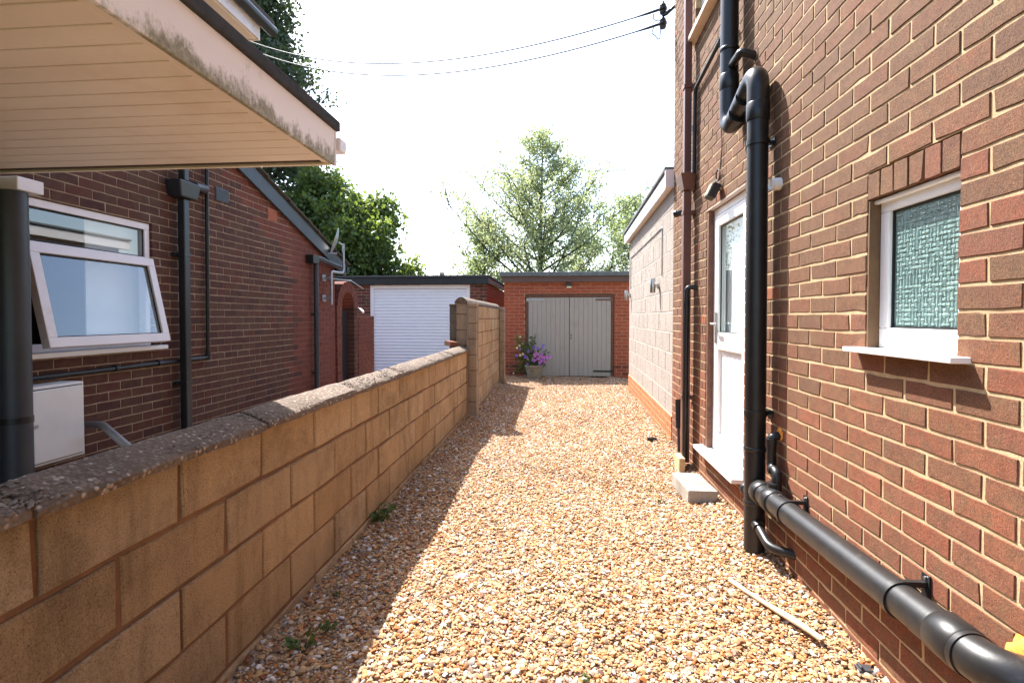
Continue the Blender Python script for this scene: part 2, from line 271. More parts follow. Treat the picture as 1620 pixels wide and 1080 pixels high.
# ------------------------------------------------------------------ mesh helpers
class MB:
    def __init__(s): s.v = []; s.f = []
    def add(s, vs, fs):
        o = len(s.v); s.v += [tuple(q) for q in vs]; s.f += [tuple(i + o for i in f) for f in fs]; return s
    def box(s, x0, x1, y0, y1, z0, z1, mtx=None):
        vs = [Vector(q) for q in ((x0, y0, z0), (x1, y0, z0), (x1, y1, z0), (x0, y1, z0), (x0, y0, z1), (x1, y0, z1), (x1, y1, z1), (x0, y1, z1))]
        if mtx: vs = [mtx @ q for q in vs]
        return s.add(vs, [(0, 3, 2, 1), (4, 5, 6, 7), (0, 1, 5, 4), (1, 2, 6, 5), (2, 3, 7, 6), (3, 0, 4, 7)])
    def prism(s, poly, axis, a, b):     # poly: list of 2-D points in the other two axes (in xyz order), extruded along axis
        n = len(poly)
        def P(q, c):
            l = list(q); l.insert(axis, c); return l
        return s.add([P(q, a) for q in poly] + [P(q, b) for q in poly],
                     [tuple(range(n))[::-1], tuple(range(n, 2 * n))] + [(i, (i + 1) % n, n + (i + 1) % n, n + i) for i in range(n)])
    def tube(s, pts, r, n=14, cap=True, radii=None):
        pts = [Vector(q) for q in pts]; k = len(pts); rings = []
        t0 = (pts[1] - pts[0]).normalized(); ref = Vector((0, 0, 1)) if abs(t0.z) < 0.9 else Vector((1, 0, 0))
        u = t0.cross(ref).normalized()
        for i, q in enumerate(pts):
            t = (pts[min(i + 1, k - 1)] - pts[max(i - 1, 0)]).normalized()
            u = (u - t * u.dot(t)).normalized(); w = t.cross(u); rr = radii[i] if radii else r
            rings.append([q + (u * math.cos(6.28318 * j / n) + w * math.sin(6.28318 * j / n)) * rr for j in range(n)])
        fs = []
        for i in range(k - 1):
            for j in range(n): fs.append((i * n + j, i * n + (j + 1) % n, (i + 1) * n + (j + 1) % n, (i + 1) * n + j))
        if cap: fs += [tuple(range(n))[::-1], tuple(range((k - 1) * n, k * n))]
        return s.add([q for r_ in rings for q in r_], fs)
    def lathe(s, prof, c=(0, 0, 0), n=20, mtx=None):
        k = len(prof); vs = [Vector((c[0] + r * math.cos(6.28318 * j / n), c[1] + r * math.sin(6.28318 * j / n), c[2] + z)) for r, z in prof for j in range(n)]
        if mtx: vs = [mtx @ q for q in vs]
        fs = [(i * n + j, i * n + (j + 1) % n, (i + 1) * n + (j + 1) % n, (i + 1) * n + j) for i in range(k - 1) for j in range(n)]
        return s.add(vs, fs + [tuple(range(n))[::-1], tuple(range((k - 1) * n, k * n))])
    def mesh(s, name):
        me = bpy.data.meshes.new(name); me.from_pydata(s.v, [], s.f); me.update(); return me
    def build(s, name, mat, parent=None, smooth=False, bev=0.0, seg=2):
        return mk(name, s.mesh(name), mat, parent, smooth, bev, seg)
def mk(name, me, mat, parent=None, smooth=False, bev=0.0, seg=2):
    if mat is not None and not me.materials: me.materials.append(M[mat] if isinstance(mat, str) else mat)
    o = bpy.data.objects.new(name, me); COL.objects.link(o)
    if parent is not None:
        o.parent = parent; o.matrix_parent_inverse = parent_inv(parent)
    if smooth:
        me.shade_smooth() if hasattr(me, 'shade_smooth') else None
        if smooth == 'auto':
            me.set_sharp_from_angle(angle=R(40))
    if bev:
        b = o.modifiers.new('bevel', 'BEVEL'); b.width = bev; b.segments = seg; b.limit_method = 'ANGLE'; b.angle_limit = R(35)
    return o
def parent_inv(p): return p.matrix_basis.inverted()     # every object's basis is its world matrix
def thing(name, label, cat, loc=(0, 0, 0), group=None):
    o = bpy.data.objects.new(name, None); COL.objects.link(o); o.location = loc; o.empty_display_size = 0.1
    tag(o, label, cat, group); return o
def tag(o, label, cat=None, group=None, kind=None):
    if label: o['label'] = label
    if cat: o['category'] = cat
    if group: o['group'] = group
    if kind: o['kind'] = kind
    return o
def arc(pts, r, n=7):     # polyline with rounded corners
    pts = [Vector(q) for q in pts]; out = [pts[0]]
    for i in range(1, len(pts) - 1):
        a, b, c = pts[i - 1], pts[i], pts[i + 1]; d1 = (a - b).normalized(); d2 = (c - b).normalized()
        rr = min(r, (a - b).length * 0.49, (c - b).length * 0.49); p0 = b + d1 * rr; p2 = b + d2 * rr
        for k in range(n + 1):
            t = k / n; out.append(p0 * (1 - t) ** 2 + b * 2 * t * (1 - t) + p2 * t * t)
    out.append(pts[-1]); return out

# ------------------------------------------------------------------ masonry
# a wall lives in a frame: local x along it, local y into it, z up. ROT is the turn about z.
def frame(ox, oy, rot): return Matrix.Translation((ox, oy, 0)) @ Matrix.Rotation(rot, 4, 'Z')
_bm = {}
def brick_geo(L, Hh, D, seed, ch=0.0025, jit=0.0012):
    r = random.Random(seed); a, h = L / 2, Hh / 2; k = L / 6 if L > 0.08 else L / 5
    rg = [(-a, -h), (-k + r.uniform(-.02, .02) * L, -h), (k + r.uniform(-.02, .02) * L, -h), (a, -h), (a, h), (k + r.uniform(-.02, .02) * L, h), (-k + r.uniform(-.02, .02) * L, h), (-a, h)]; n = 8
    back = [(x, D, z) for x, z in rg]
    chip = [r.uniform(0.002, 0.006) if r.random() < 0.07 else 0.0 for _ in rg]
    mid = [(x + r.uniform(-jit, jit), ch + c, z + r.uniform(-jit, jit) * (1 if abs(z) < 1 else 1)) for (x, z), c in zip(rg, chip)]
    fr_ = []
    for (x, y, z), c in zip(mid, chip):
        e = ch + c; cx = x - math.copysign(e, x) if abs(x) > a - 0.01 else x
        fr_.append((cx + r.uniform(-jit, jit) * 0.6, r.uniform(-0.0006, 0.0006), z - math.copysign(e, z) + r.uniform(-jit, jit) * 0.6))
    vs = back + mid + fr_; fs = [tuple(range(n))[::-1]]
    for i in range(n):
        j = (i + 1) % n; fs += [(i, j, n + j, n + i), (n + i, n + j, 2 * n + j, 2 * n + i)]
    fs.append(tuple(range(2 * n, 3 * n))); return vs, fs
def brick_mesh(L, Hh, D, var, mat, ch, jit):
    key = (round(L, 3), round(Hh, 3), round(D, 3), var, mat, ch)
    if key not in _bm:
        vs, fs = brick_geo(L, Hh, D, hash(key[:4]) % 9999, ch, jit); b = MB(); b.add(vs, fs); me = b.mesh('brick'); me.materials.append(M[mat]); _bm[key] = me
    return _bm[key]
def subtract(iv, cuts):
    out = [iv]
    for c in cuts:
        nx = []
        for a, b in out:
            if c[1] <= a or c[0] >= b: nx.append((a, b)); continue
            if c[0] - a > 0.03: nx.append((a, c[0]))
            if b - c[1] > 0.03: nx.append((c[1], b))
        out = nx
    return out
def masonry(parent, fr, u0, u1, z0, z1, uph, zph, matfn, L=0.225, Hh=0.075, joint=0.01, D=0.10, opens=(), keep=None,
            nmax=300, view=None, pname='brick', extra=(), stuffname='brickwork', ch=0.0018, jit=0.0016, stag=0.5, proud=0.0009):
    rot = fr.to_euler(); items = []
    k0 = int(math.floor((z0 - zph) / Hh + 1e-6)); k1 = int(math.ceil((z1 - zph) / Hh - 1e-6))
    for k in range(k0, k1):
        za = zph + k * Hh + joint / 2; zb = za + Hh - joint
        za = max(za, z0); zb = min(zb, z1)
        if zb - za < 0.012: continue
        off = uph + (L * stag if k % 2 else 0.0)
        n0 = int(math.floor((u0 - off) / L)) - 1; n1 = int(math.ceil((u1 - off) / L)) + 1
        cuts = [(o[0], o[1]) for o in opens if o[2] < (za + zb) / 2 < o[3]]
        for n_ in range(n0, n1):
            a = max(off + n_ * L + joint / 2, u0); b = min(off + (n_ + 1) * L - joint / 2, u1)
            if b - a < 0.03: continue
            for (p_, q_) in subtract((a, b), cuts):
                if keep and not keep((p_ + q_) / 2, (za + zb) / 2): continue
                items.append((p_, q_, za, zb))
    items += list(extra)
    sc = []
    for i, (a, b, za, zb) in enumerate(items):
        wc = fr @ Vector(((a + b) / 2, 0, (za + zb) / 2)); pr = proj(wc); s = -1
        if pr and -25 < pr[0] < 1645 and -20 < pr[1] < 1100 and (view is None or view(pr[0], pr[1])):
            nrm = fr.to_3x3() @ Vector((0, -1, 0)); vd = (EYE - wc).normalized(); s = (b - a) * (zb - za) * pr[2] ** 2 * max(0.02, nrm.dot(vd))
        sc.append((s, i))
    sc.sort(reverse=True); single = {i for s, i in sc[:nmax] if s > 0}
    joined = {}
    for i, (a, b, za, zb) in enumerate(items):
        c = ((a + b) / 2, (za + zb) / 2); mat = matfn(c[0], c[1], i); w, h = b - a, zb - za
        w -= random.choice((0, 0, 0.001, 0.002, 0.004)); h -= random.choice((0, 0, 0.001, 0.002))
        dy = random.uniform(-proud, proud); du = random.uniform(-0.001, 0.001)
        if i in single:
            me = brick_mesh(w, h, D, random.randrange(5), mat, ch, jit)
            o = bpy.data.objects.new(pname, me); COL.objects.link(o); o.parent = parent; o.matrix_parent_inverse = parent_inv(parent)
            p3 = fr @ Vector((c[0] + du, dy, c[1])); o.location = p3; o.rotation_euler = rot
        else:
            vs, fs = brick_geo(w, h, D, i * 7 + 3, ch, jit)
            joined.setdefault(mat, MB()).add([fr @ Vector((c[0] + x, y + dy, c[1] + z)) for x, y, z in vs], fs)
    for mat, mb in joined.items():
        o = mb.build(stuffname, mat, parent); o['kind'] = 'stuff'
def core(parent, fr, u0, u1, z0, z1, y0, y1, opens, mat, name='wall'):
    us = sorted({u0, u1} | {v for o in opens for v in (o[0], o[1]) if u0 < v < u1}); zs = sorted({z0, z1} | {v for o in opens for v in (o[2], o[3]) if z0 < v < z1})
    mb = MB()
    for i in range(len(us) - 1):
        j = 0
        while j < len(zs) - 1:
            uc = (us[i] + us[i + 1]) / 2
            def op(j): return any(o[0] < uc < o[1] and o[2] < (zs[j] + zs[j + 1]) / 2 < o[3] for o in opens)
            if op(j): j += 1; continue
            e = j
            while e + 1 < len(zs) - 1 and not op(e + 1): e += 1
            mb.box(us[i], us[i + 1], y0, y1, zs[j], zs[e + 1], fr); j = e + 1
    return mb.build(name, mat, parent)
def grow(opens, d): return [(o[0] - d, o[1] + d, o[2] - d, o[3] + d) for o in opens]

# ------------------------------------------------------------------ ground
mb = MB(); mb.add([(-300, -300, -0.03), (300, -300, -0.03), (300, 300, -0.03), (-300, 300, -0.03)], [(0, 1, 2, 3)])
tag(mb.build('ground', 'grass'), 'rough grassy ground reaching beyond the garages', kind='structure')
mb = MB(); mb.add([(-9, -3, -0.02), (-1.2, -3, -0.02), (-1.2, 12.6, -0.02), (-9, 12.6, -0.02)], [(0, 1, 2, 3)])
tag(mb.build('neighbour_yard', 'yard'), 'concrete yard behind the low block wall', kind='structure')
def gz(x, y):
    return 0.012 * math.sin(1.9 * x + 0.7 * y) + 0.010 * math.sin(2.7 * y - 1.3 * x + 1) + 0.006 * math.sin(7.1 * x + 5.3 * y) + 0.012 + 0.03 * math.exp(-(x + 1.17) / 0.12) * (1 if x > -1.17 else 1) + 0.035 * math.exp(-abs(1.18 - x) / 0.15)
gx0, gx1, gy0, gy1 = -1.2, 1.9, -0.6, 11.60; nx, ny = 40, 150
mb = MB()
vs = [(gx0 + (gx1 - gx0) * i / nx, gy0 + (gy1 - gy0) * j / ny) for j in range(ny + 1) for i in range(nx + 1)]
mb.add([(x, y, gz(x, y) - 0.006) for x, y in vs], [(j * (nx + 1) + i, j * (nx + 1) + i + 1, (j + 1) * (nx + 1) + i + 1, (j + 1) * (nx + 1) + i) for j in range(ny) for i in range(nx)])
tag(mb.build('driveway', 'gravel_bed', None, True), 'gravel driveway bed between block wall and brick house', kind='structure')

# loose stones: instances of a few pebble shapes
import bmesh
stones = []
for i in range(7):
    bm = bmesh.new(); bmesh.ops.create_icosphere(bm, subdivisions=2, radius=1.0)
    r = random.Random(50 + i); ax = [Vector((r.gauss(0, 1), r.gauss(0, 1), r.gauss(0, 1))).normalized() for _ in range(9)]; dd = [r.uniform(0.48, 0.86) for _ in ax]
    sx, sy, sz = 1.0, r.uniform(0.65, 0.9), r.uniform(0.42, 0.68)
    for v in bm.verts:
        c = v.co.copy()
        for a, d in zip(ax, dd):
            q = c.dot(a)
            if q > d: c -= a * (q - d) * 0.97
        v.co = Vector((c.x * sx, c.y * sy, c.z * sz))
    me = bpy.data.meshes.new('stone'); bm.to_mesh(me); bm.free(); me.shade_smooth(); me.set_sharp_from_angle(angle=R(32)); me.materials.append(M['stone'])
    stones.append(bpy.data.objects.new('stone', me))
scol = bpy.data.collections.new('stones')
for o in stones: scol.objects.link(o)
pcol = bpy.data.collections.new('coping_pebbles'); M['pebble'] = m_plain('pebble', (0.24, 0.185, 0.14), (0.07, 0.05, 0.038), 45.0, 0.8)
for o in stones[:4]:
    me = o.data.copy(); me.materials.clear(); me.materials.append(M['pebble']); pcol.objects.link(bpy.data.objects.new('pebble', me))
def scatter(name, pts, scl, label, cat, parent=None, coll=None):
    me = bpy.data.meshes.new(name); me.from_pydata([tuple(q) for q in pts], [], [])
    at = me.attributes.new('scl', 'FLOAT', 'POINT'); at.data.foreach_set('value', np.asarray(scl, dtype=np.float32))
    o = bpy.data.objects.new(name, me); COL.objects.link(o)
    if parent is not None: o.parent = parent; o.matrix_parent_inverse = parent_inv(parent)
    ng = bpy.data.node_groups.new(name, 'GeometryNodeTree')
    ng.interface.new_socket('Geometry', in_out='INPUT', socket_type='NodeSocketGeometry'); ng.interface.new_socket('Geometry', in_out='OUTPUT', socket_type='NodeSocketGeometry')
    gi = ng.nodes.new('NodeGroupInput'); go = ng.nodes.new('NodeGroupOutput')
    ip = ng.nodes.new('GeometryNodeInstanceOnPoints'); ci = ng.nodes.new('GeometryNodeCollectionInfo')
    ci.inputs['Collection'].default_value = coll or scol; ci.inputs['Separate Children'].default_value = True; ci.inputs['Reset Children'].default_value = True
    rv = ng.nodes.new('FunctionNodeRandomValue'); rv.data_type = 'FLOAT_VECTOR'
    rv.inputs[0].default_value = (-0.45, -0.45, 0.0); rv.inputs[1].default_value = (0.45, 0.45, 6.28)
    na = ng.nodes.new('GeometryNodeInputNamedAttribute'); na.data_type = 'FLOAT'; na.inputs['Name'].default_value = 'scl'
    ip.inputs['Pick Instance'].default_value = True
    L = ng.links.new
    L(gi.outputs[0], ip.inputs['Points']); L(ci.outputs[0], ip.inputs['Instance']); L(rv.outputs[0], ip.inputs['Rotation'])
    L(na.outputs[0], ip.inputs['Scale']); L(ip.outputs[0], go.inputs[0])
    o.modifiers.new('scatter', 'NODES').node_group = ng
    tag(o, label, cat, kind='stuff'); return o
P = []; S = []
def lay(y0, y1, cell, smin, smax):
    X = np.arange(-1.17, 1.80, cell); Y = np.arange(y0, y1, cell)
    gx, gy = np.meshgrid(X, Y); gx = gx.ravel() + rng.uniform(-.5, .5, gx.size) * cell; gy = gy.ravel() + rng.uniform(-.5, .5, gy.size) * cell
    s = smin + (smax - smin) * rng.random(gx.size) ** 3.2
    edge = np.where(gy > 9.5, 1.75, np.where(gy > 5.5, 1.18 + (gy - 5.5) * 0.024, 1.185))
    ok = (gx > -1.165) & (gx < edge)
    for x, y, q, u in zip(gx[ok], gy[ok], s[ok], rng.random(ok.sum())):
        P.append((x, y, gz(x, y) - 0.006 + u * 0.012)); S.append(q)
lay(0.9, 2.9, 0.0115, 0.0050, 0.0195); lay(2.9, 5.2, 0.0130, 0.0060, 0.0195); lay(5.2, 11.5, 0.017, 0.0085, 0.021)
scatter('gravel', P, S, 'loose golden gravel covering the driveway', 'gravel')

# ------------------------------------------------------------------ brick house on the right
Wx = 1.18
house = thing('brick_house', 'two storey brown brick house with black soil pipe on its wall', 'house', (Wx, 2.5, 0))
FR = frame(Wx, 0, R(-90))          # local x = -Y, local y = +X (into the wall)
PZ0, PH = 1.348, 0.0755
win = (-2.11, -1.65, 1.2, PZ0 + 7 * PH)
door = (-4.27, -3.41, 0.265, PZ0 + 11 * PH - 0.005)
upw = (-4.66, -3.45, 3.685, 4.95)
opens = [win, door, upw]
core(house, FR, -5.46, 1.2, -0.05, 6.1, 0.0032, 0.28, grow(opens, 0.002), 'mortar')
def rmat(u, z, i):
    y = -u; r = random.random()
    nearwin = (1.42 < y < 1.66 or 2.1 < y < 2.2) and 1.1 < z < 1.85
    red = 0.012
    if nearwin: red = 0.45
    if 1.77 < z < 1.875 and 1.65 < y < 2.11: red = 0.6
    if r < red: return 'brick_red'
    if r > 0.996: return 'brick_orange'
    return 'brick_brown'
sold = []
for i in range(6):
    a = -2.11 + 0.46 / 6 * i; sold.append((a + 0.003, a + 0.46 / 6 - 0.003, PZ0 + 7 * PH - 0.005 - 0.097, PZ0 + 7 * PH - 0.005))
for i in range(11):     # brick-on-edge course over the door
    pass
masonry(house, FR, -5.465, 1.2, 0.0, 6.1, -2.105, PZ0, rmat, 0.225, PH, 0.0105, 0.10, opens, extra=sold,
        view=lambda x, y: x > 1225 or (x < 1180 and x > 1065))
# window with obscured glass
w = thing('window', None, None, (Wx + 0.05, 1.88, 1.2)); del_keys = [w.pop(k, None) for k in ('label', 'category')]
w.parent = house; w.matrix_parent_inverse = parent_inv(house)
y0, y1, z0, z1 = 1.655, 2.098, 1.215, 1.775
fx0, fx1 = Wx + 0.042, Wx + 0.10
def ring(mb, x0, x1, y0, y1, z0, z1, t, tb=None):
    tb = tb or t
    mb.box(x0, x1, y0, y1, z1 - t, z1); mb.box(x0, x1, y0, y1, z0, z0 + tb); mb.box(x0, x1, y0, y0 + t, z0 + tb, z1 - t); mb.box(x0, x1, y1 - t, y1, z0 + tb, z1 - t)
mb = MB(); ring(mb, fx0, fx1, y0, y1, z0, z1, 0.052, 0.075); mb.build('frame', 'pvc', w, bev=0.004)
mb = MB(); ring(mb, fx0 + 0.012, fx0 + 0.02, y0 + 0.0525, y1 - 0.0525, z0 + 0.0755, z1 - 0.0525, 0.006); mb.build('gasket', 'rubber', w)
mb = MB(); mb.box(fx0 - 0.022, fx0 - 0.001, y0 + 0.002, y1 + 0.006, z1 - 0.018, z1 - 0.004); mb.build('head_trim', 'pvc', w, bev=0.003)
gy0, gy1, gz0, gz1 = y0 + 0.0585, y1 - 0.0585, z0 + 0.0815, z1 - 0.0585
mb = MB(); gxx = fx0 + 0.02
mb.box(gxx, gxx + 0.005, gy0, gy1, gz0, gz1); mb.build('pane', 'obscured_glass', w)
mb = MB(); c = 0.0165; r = random.Random(3)       # basket weave relief on the glass
ni, nj = int((gy1 - gy0) / c), int((gz1 - gz0) / c)
for i in range(ni):
    for j in range(nj):
        ya = gy0 + i * c; za = gz0 + j * c
        if ((i + j) % 2) ^ (r.random() < 0.16): ra, rb, rc, rd = ya + 0.0005, ya + c * 1.15, za + c * 0.2, za + c * 0.8
        else: ra, rb, rc, rd = ya + c * 0.2, ya + c * 0.8, za + 0.0005, za + c * 1.15
        rb = min(rb, gy1 - 0.0005); rd = min(rd, gz1 - 0.0005); h = r.uniform(0.0025, 0.0045); tl = r.uniform(-0.0012, 0.0012)
        m_ = 0.0022
        mb.add([(gxx - 0.0002, ra, rc), (gxx - 0.0002, rb, rc), (gxx - 0.0002, rb, rd), (gxx - 0.0002, ra, rd),
                (gxx - h - tl, ra + m_, rc + m_), (gxx - h + tl, rb - m_, rc + m_), (gxx - h + tl, rb - m_, rd - m_), (gxx - h - tl, ra + m_, rd - m_)],
               [(4, 7, 6, 5), (0, 4, 5, 1), (1, 5, 6, 2), (2, 6, 7, 3), (3, 7, 4, 0)])
o = mb.build('glass_relief', 'obscured_glass', w); o['kind'] = 'stuff'
mb = MB(); mb.box(Wx - 0.055, fx0 - 0.002, 1.595, 2.165, 1.196, 1.2145); mb.build('sill', 'pvc', w, bev=0.003)
mb = MB(); mb.box(Wx + 0.004, fx0 + 0.03, 2.1005, 2.1085, 1.216, 1.772); mb.build('reveal', 'reveal', w)
# white back door
w = thing('door', None, None, (Wx + 0.05, 3.84, 0.26)); [w.pop(k, None) for k in ('label', 'category')]
w.parent = house; w.matrix_parent_inverse = parent_inv(house)
y0, y1, z0, z1 = 3.416, 4.222, 0.30, 2.165
fx0 = Wx + 0.045
mb = MB(); mb.box(Wx + 0.003, fx0 + 0.05, 4.224, 4.264, 0.29, 2.165); mb.build('painted_jamb', 'brown_frame', w)
mb = MB(); ring(mb, fx0, fx0 + 0.06, y0, y1, z0, z1, 0.055); mb.build('frame', 'pvc', w, bev=0.004)
d0, d1, e0, e1 = y0 + 0.06, y1 - 0.06, z0 + 0.06, z1 - 0.06
mb = MB(); ring(mb, fx0 - 0.008, fx0 + 0.05, d0, d1, e0, e1, 0.085); mb.box(fx0 - 0.008, fx0 + 0.05, d0 + 0.085, d1 - 0.085, 1.085, 1.215); mb.build('leaf', 'pvc', w, bev=0.004)
mb = MB(); mb.box(fx0 + 0.018, fx0 + 0.03, d0 + 0.0855, d1 - 0.0855, e0 + 0.0855, 1.0845); mb.build('lower_panel', 'pvc', w)
for i in range(5):
    mb = MB(); a = d0 + 0.12 + i * 0.085; mb.box(fx0 + 0.0145, fx0 + 0.0185, a, a + 0.07, e0 + 0.12, 1.05); mb.build('panel_board', 'pvc', w, bev=0.002)
mb = MB(); mb.box(fx0 + 0.02, fx0 + 0.026, d0 + 0.0855, d1 - 0.0855, 1.2155, e1 - 0.0855); mb.build('pane', 'door_glass', w)
mb = MB(); mb.box(fx0 + 0.062, fx0 + 0.068, d0 + 0.02, d1 - 0.02, 1.0, 2.1); mb.build('blind', 'curtain', w)
mb = MB(); ring(mb, fx0 + 0.008, fx0 + 0.016, d0 + 0.086, d1 - 0.086, 1.216, e1 - 0.086, 0.006); mb.build('gasket', 'rubber', w)
mb = MB(); mb.box(fx0 - 0.016, fx0 - 0.0082, d1 - 0.07, d1 - 0.035, 1.13, 1.37); mb.build('handle_plate', 'steel', w, bev=0.003)
mb = MB(); mb.tube(arc([(fx0 - 0.015, d1 - 0.05, 1.28), (fx0 - 0.055, d1 - 0.05, 1.28), (fx0 - 0.055, d1 - 0.17, 1.275)], 0.015), 0.009, 10); mb.build('handle', 'steel', w, True)
mb = MB(); mb.box(Wx - 0.075, fx0 + 0.05, 3.40, 4.33, 0.268, 0.297); mb.build('sill', 'pvc', w, bev=0.004)
mb = MB(); mb.box(Wx - 0.004, fx0 - 0.003, 3.411, 4.268, 2.1665, 2.1695); mb.build('lintel_edge', 'pvc_pink', w)
# upper window, only its sill and lower corner show
w = thing('window', None, None, (Wx + 0.05, 4.05, 3.68)); [w.pop(k, None) for k in ('label', 'category')]
w.parent = house; w.matrix_parent_inverse = parent_inv(house)
mb = MB(); ring(mb, Wx + 0.045, Wx + 0.105, 3.455, 4.655, 3.73, 4.945, 0.055); mb.build('frame', 'pvc', w, bev=0.004)
mb = MB(); mb.box(Wx + 0.07, Wx + 0.076, 3.511, 4.599, 3.786, 4.889); mb.build('pane', 'glass', w)
mb = MB(); mb.box(Wx - 0.07, Wx + 0.0445, 3.40, 4.71, 3.69, 3.728); mb.build('sill', 'soffit', w, bev=0.004)
mb = MB(); mb.box(Wx + 0.283, Wx + 0.30, -1.2, 5.46, 0.0, 6.1); mb.build('inner_wall', 'interior', house)
mb = MB(); mb.box(Wx - 0.35, 6.5, -1.6, 5.8, 6.12, 6.25); mb.build('roof_eaves', 'pvc', house)
mb = MB(); mb.box(Wx + 0.3, 6.5, 5.26, 5.455, -0.05, 6.1); mb.build('rear_wall', 'brick_brown', house)

# ------------------------------------------------------------------ pipes on the right house
sp = thing('soil_pipe', 'thick black plastic soil pipe running down the brown brick wall', 'pipe', (1.1, 3.0, 0))
ax = 1.10; r0 = 0.055
def seg(mb, a, b, r=r0, n=24): mb.tube([a, b], r, n)
mb = MB(); mb.tube([(ax, 2.985, -0.03), (ax, 3.005, 2.50)], r0, 28); mb.build('lower_pipe', 'black_plastic', sp, 'auto')
mb = MB(); mb.tube(arc([(ax, 3.005, 2.46), (ax, 3.005, 2.70), (ax, 3.50, 2.52), (ax, 3.50, 2.86)], 0.14, 9), 0.0575, 28); mb.build('offset_bend', 'black_plastic', sp, 'auto')
mb = MB(); mb.tube([(ax, 3.50, 2.80), (ax, 3.52, 6.05)], r0, 28); mb.build('upper_pipe', 'black_plastic', sp, 'auto')
for (y, z, t) in ((3.004, 2.46, 0.05), (2.988, 0.60, 0.012), (2.985, 0.30, 0.012), (3.50, 2.84, 0.05), (3.50, 3.05, 0.012)):
    mb = MB(); mb.tube([(ax, y, z - t), (ax, y, z - t + 0.006), (ax, y, z + t - 0.006), (ax, y, z + t)], 0.06, 28, radii=[0.0575, 0.0608, 0.0608, 0.0575]); mb.build('socket_collar', 'black_plastic', sp, 'auto')
mb = MB(); mb.tube([(ax, 3.18, 2.615), (ax, 3.22, 2.602)], 0.0635, 28); mb.build('socket_collar', 'black_plastic', sp, 'auto')
mb = MB(); mb.tube([(ax, 3.30, 2.57), (ax, 3.335, 2.56)], 0.0635, 28); mb.build('socket_collar', 'black_plastic', sp, 'auto')
def pbracket(y, z):
    mb = MB(); mb.tube([(ax, y, z - 0.014), (ax, y, z + 0.014)], 0.0605, 28); mb.box(ax + 0.05, Wx - 0.002, y - 0.008, y + 0.008, z - 0.012, z + 0.012)
    mb.box(Wx - 0.007, Wx - 0.001, y - 0.045, y + 0.045, z - 0.018, z + 0.018); mb.build('bracket', 'black_plastic', sp, 'auto')
pbracket(3.0, 2.29); pbracket(2.99, 0.80); pbracket(3.51, 4.0)
mb = MB(); mb.tube(arc([(ax - 0.0, 3.45, 2.93), (ax, 3.28, 2.93), (Wx + 0.01, 3.28, 2.90)], 0.03), 0.024, 18); mb.build('branch_inlet', 'black_plastic', sp, 'auto')
mb = MB(); mb.tube([(ax, 3.04, 0.33), (ax, 3.13, 0.33)], 0.03, 18); mb.lathe([(0.034, -0.01), (0.036, 0.0), (0.036, 0.02), (0.03, 0.024)], (0, 0, 0), 18, Matrix.Translation((ax, 3.11, 0.33)) @ Matrix.Rotation(R(-90), 4, 'X')); mb.build('capped_stub', 'black_plastic', sp, 'auto')
# horizontal run towards the viewer
HZ = 0.405
mb = MB(); mb.tube([(ax, 2.90, HZ - 0.02), (ax, 1.60, HZ + 0.025)], r0, 28); mb.build('horizontal_pipe', 'dusty_plastic', sp, 'auto')
for y, t in ((2.88, 0.035), (2.74, 0.04), (1.52, 0.05)):
    zz = HZ - 0.02 + (2.9 - y) * 0.0346
    mb = MB(); mb.tube([(ax, y - t, zz), (ax, y - t + 0.006, zz), (ax, y + t - 0.006, zz), (ax, y + t, zz)], 0.06, 28, radii=[0.059, 0.0635, 0.0635, 0.059]); mb.build('socket_collar', 'black_plastic', sp, 'auto')
mb = MB(); mb.tube(arc([(ax, 1.64, 0.428), (ax, 1.36, 0.436), (Wx + 0.12, 1.33, 0.437)], 0.13, 10), 0.0575, 28); mb.build('wall_elbow', 'dusty_plastic', sp, 'auto')
mb = MB(); mb.tube([(ax, 1.475, 0.432), (ax, 1.455, 0.433)], 0.0615, 28); mb.build('socket_collar', 'black_plastic', sp, 'auto')
for y in (2.56, 1.75):
    zz = HZ - 0.02 + (2.9 - y) * 0.0346
    mb = MB(); mb.tube([(ax, y - 0.012, zz), (ax, y + 0.012, zz)], 0.061, 28); mb.box(ax + 0.0, Wx - 0.004, y - 0.009, y + 0.009, zz + 0.045, zz + 0.062); mb.box(Wx - 0.0062, Wx - 0.001, y - 0.018, y + 0.018, zz - 0.05, zz + 0.085)
    o = mb.build('bracket', 'black_plastic', sp, 'auto'); mb = MB(); mb.lathe([(0.006, 0), (0.006, 0.004)], (0, 0, 0), 10, Matrix.Translation((Wx - 0.007, y, zz + 0.073)) @ Matrix.Rotation(R(-90), 4, 'Y')); mb.build('screw', 'steel', o)
mb = MB(); mb.lathe([(0.008, 0), (0.008, 0.004)], (ax, 2.66, HZ + 0.045), 10); mb.build('screw', 'steel', sp)
# small waste entering from the wall
mb = MB(); mb.tube(arc([(Wx + 0.02, 2.86, 0.70), (1.135, 2.86, 0.70), (1.135, 2.86, 0.535), (1.135, 2.775, 0.525), (1.12, 2.775, 0.43)], 0.035), 0.024, 18); mb.build('waste_pipe', 'black_plastic', sp, 'auto')
mb = MB(); mb.tube([(1.12, 2.775, 0.43), (1.12, 2.775, 0.475)], 0.034, 18); mb.build('socket_collar', 'black_plastic', sp, 'auto')
for q, e in (((1.135, 2.86, 0.655), (1.135, 2.86, 0.685)), ((1.135, 2.845, 0.528), (1.135, 2.815, 0.526))):
    mb = MB(); mb.tube([q, e], 0.0285, 18); mb.build('socket_collar', 'black_plastic', sp, 'auto')
mb = MB(); mb.tube(arc([(ax - 0.005, 2.93, 0.19), (ax - 0.005, 2.76, 0.14), (Wx + 0.02, 2.68, 0.14)], 0.05), 0.024, 18); mb.build('low_branch', 'black_plastic', sp, 'auto')
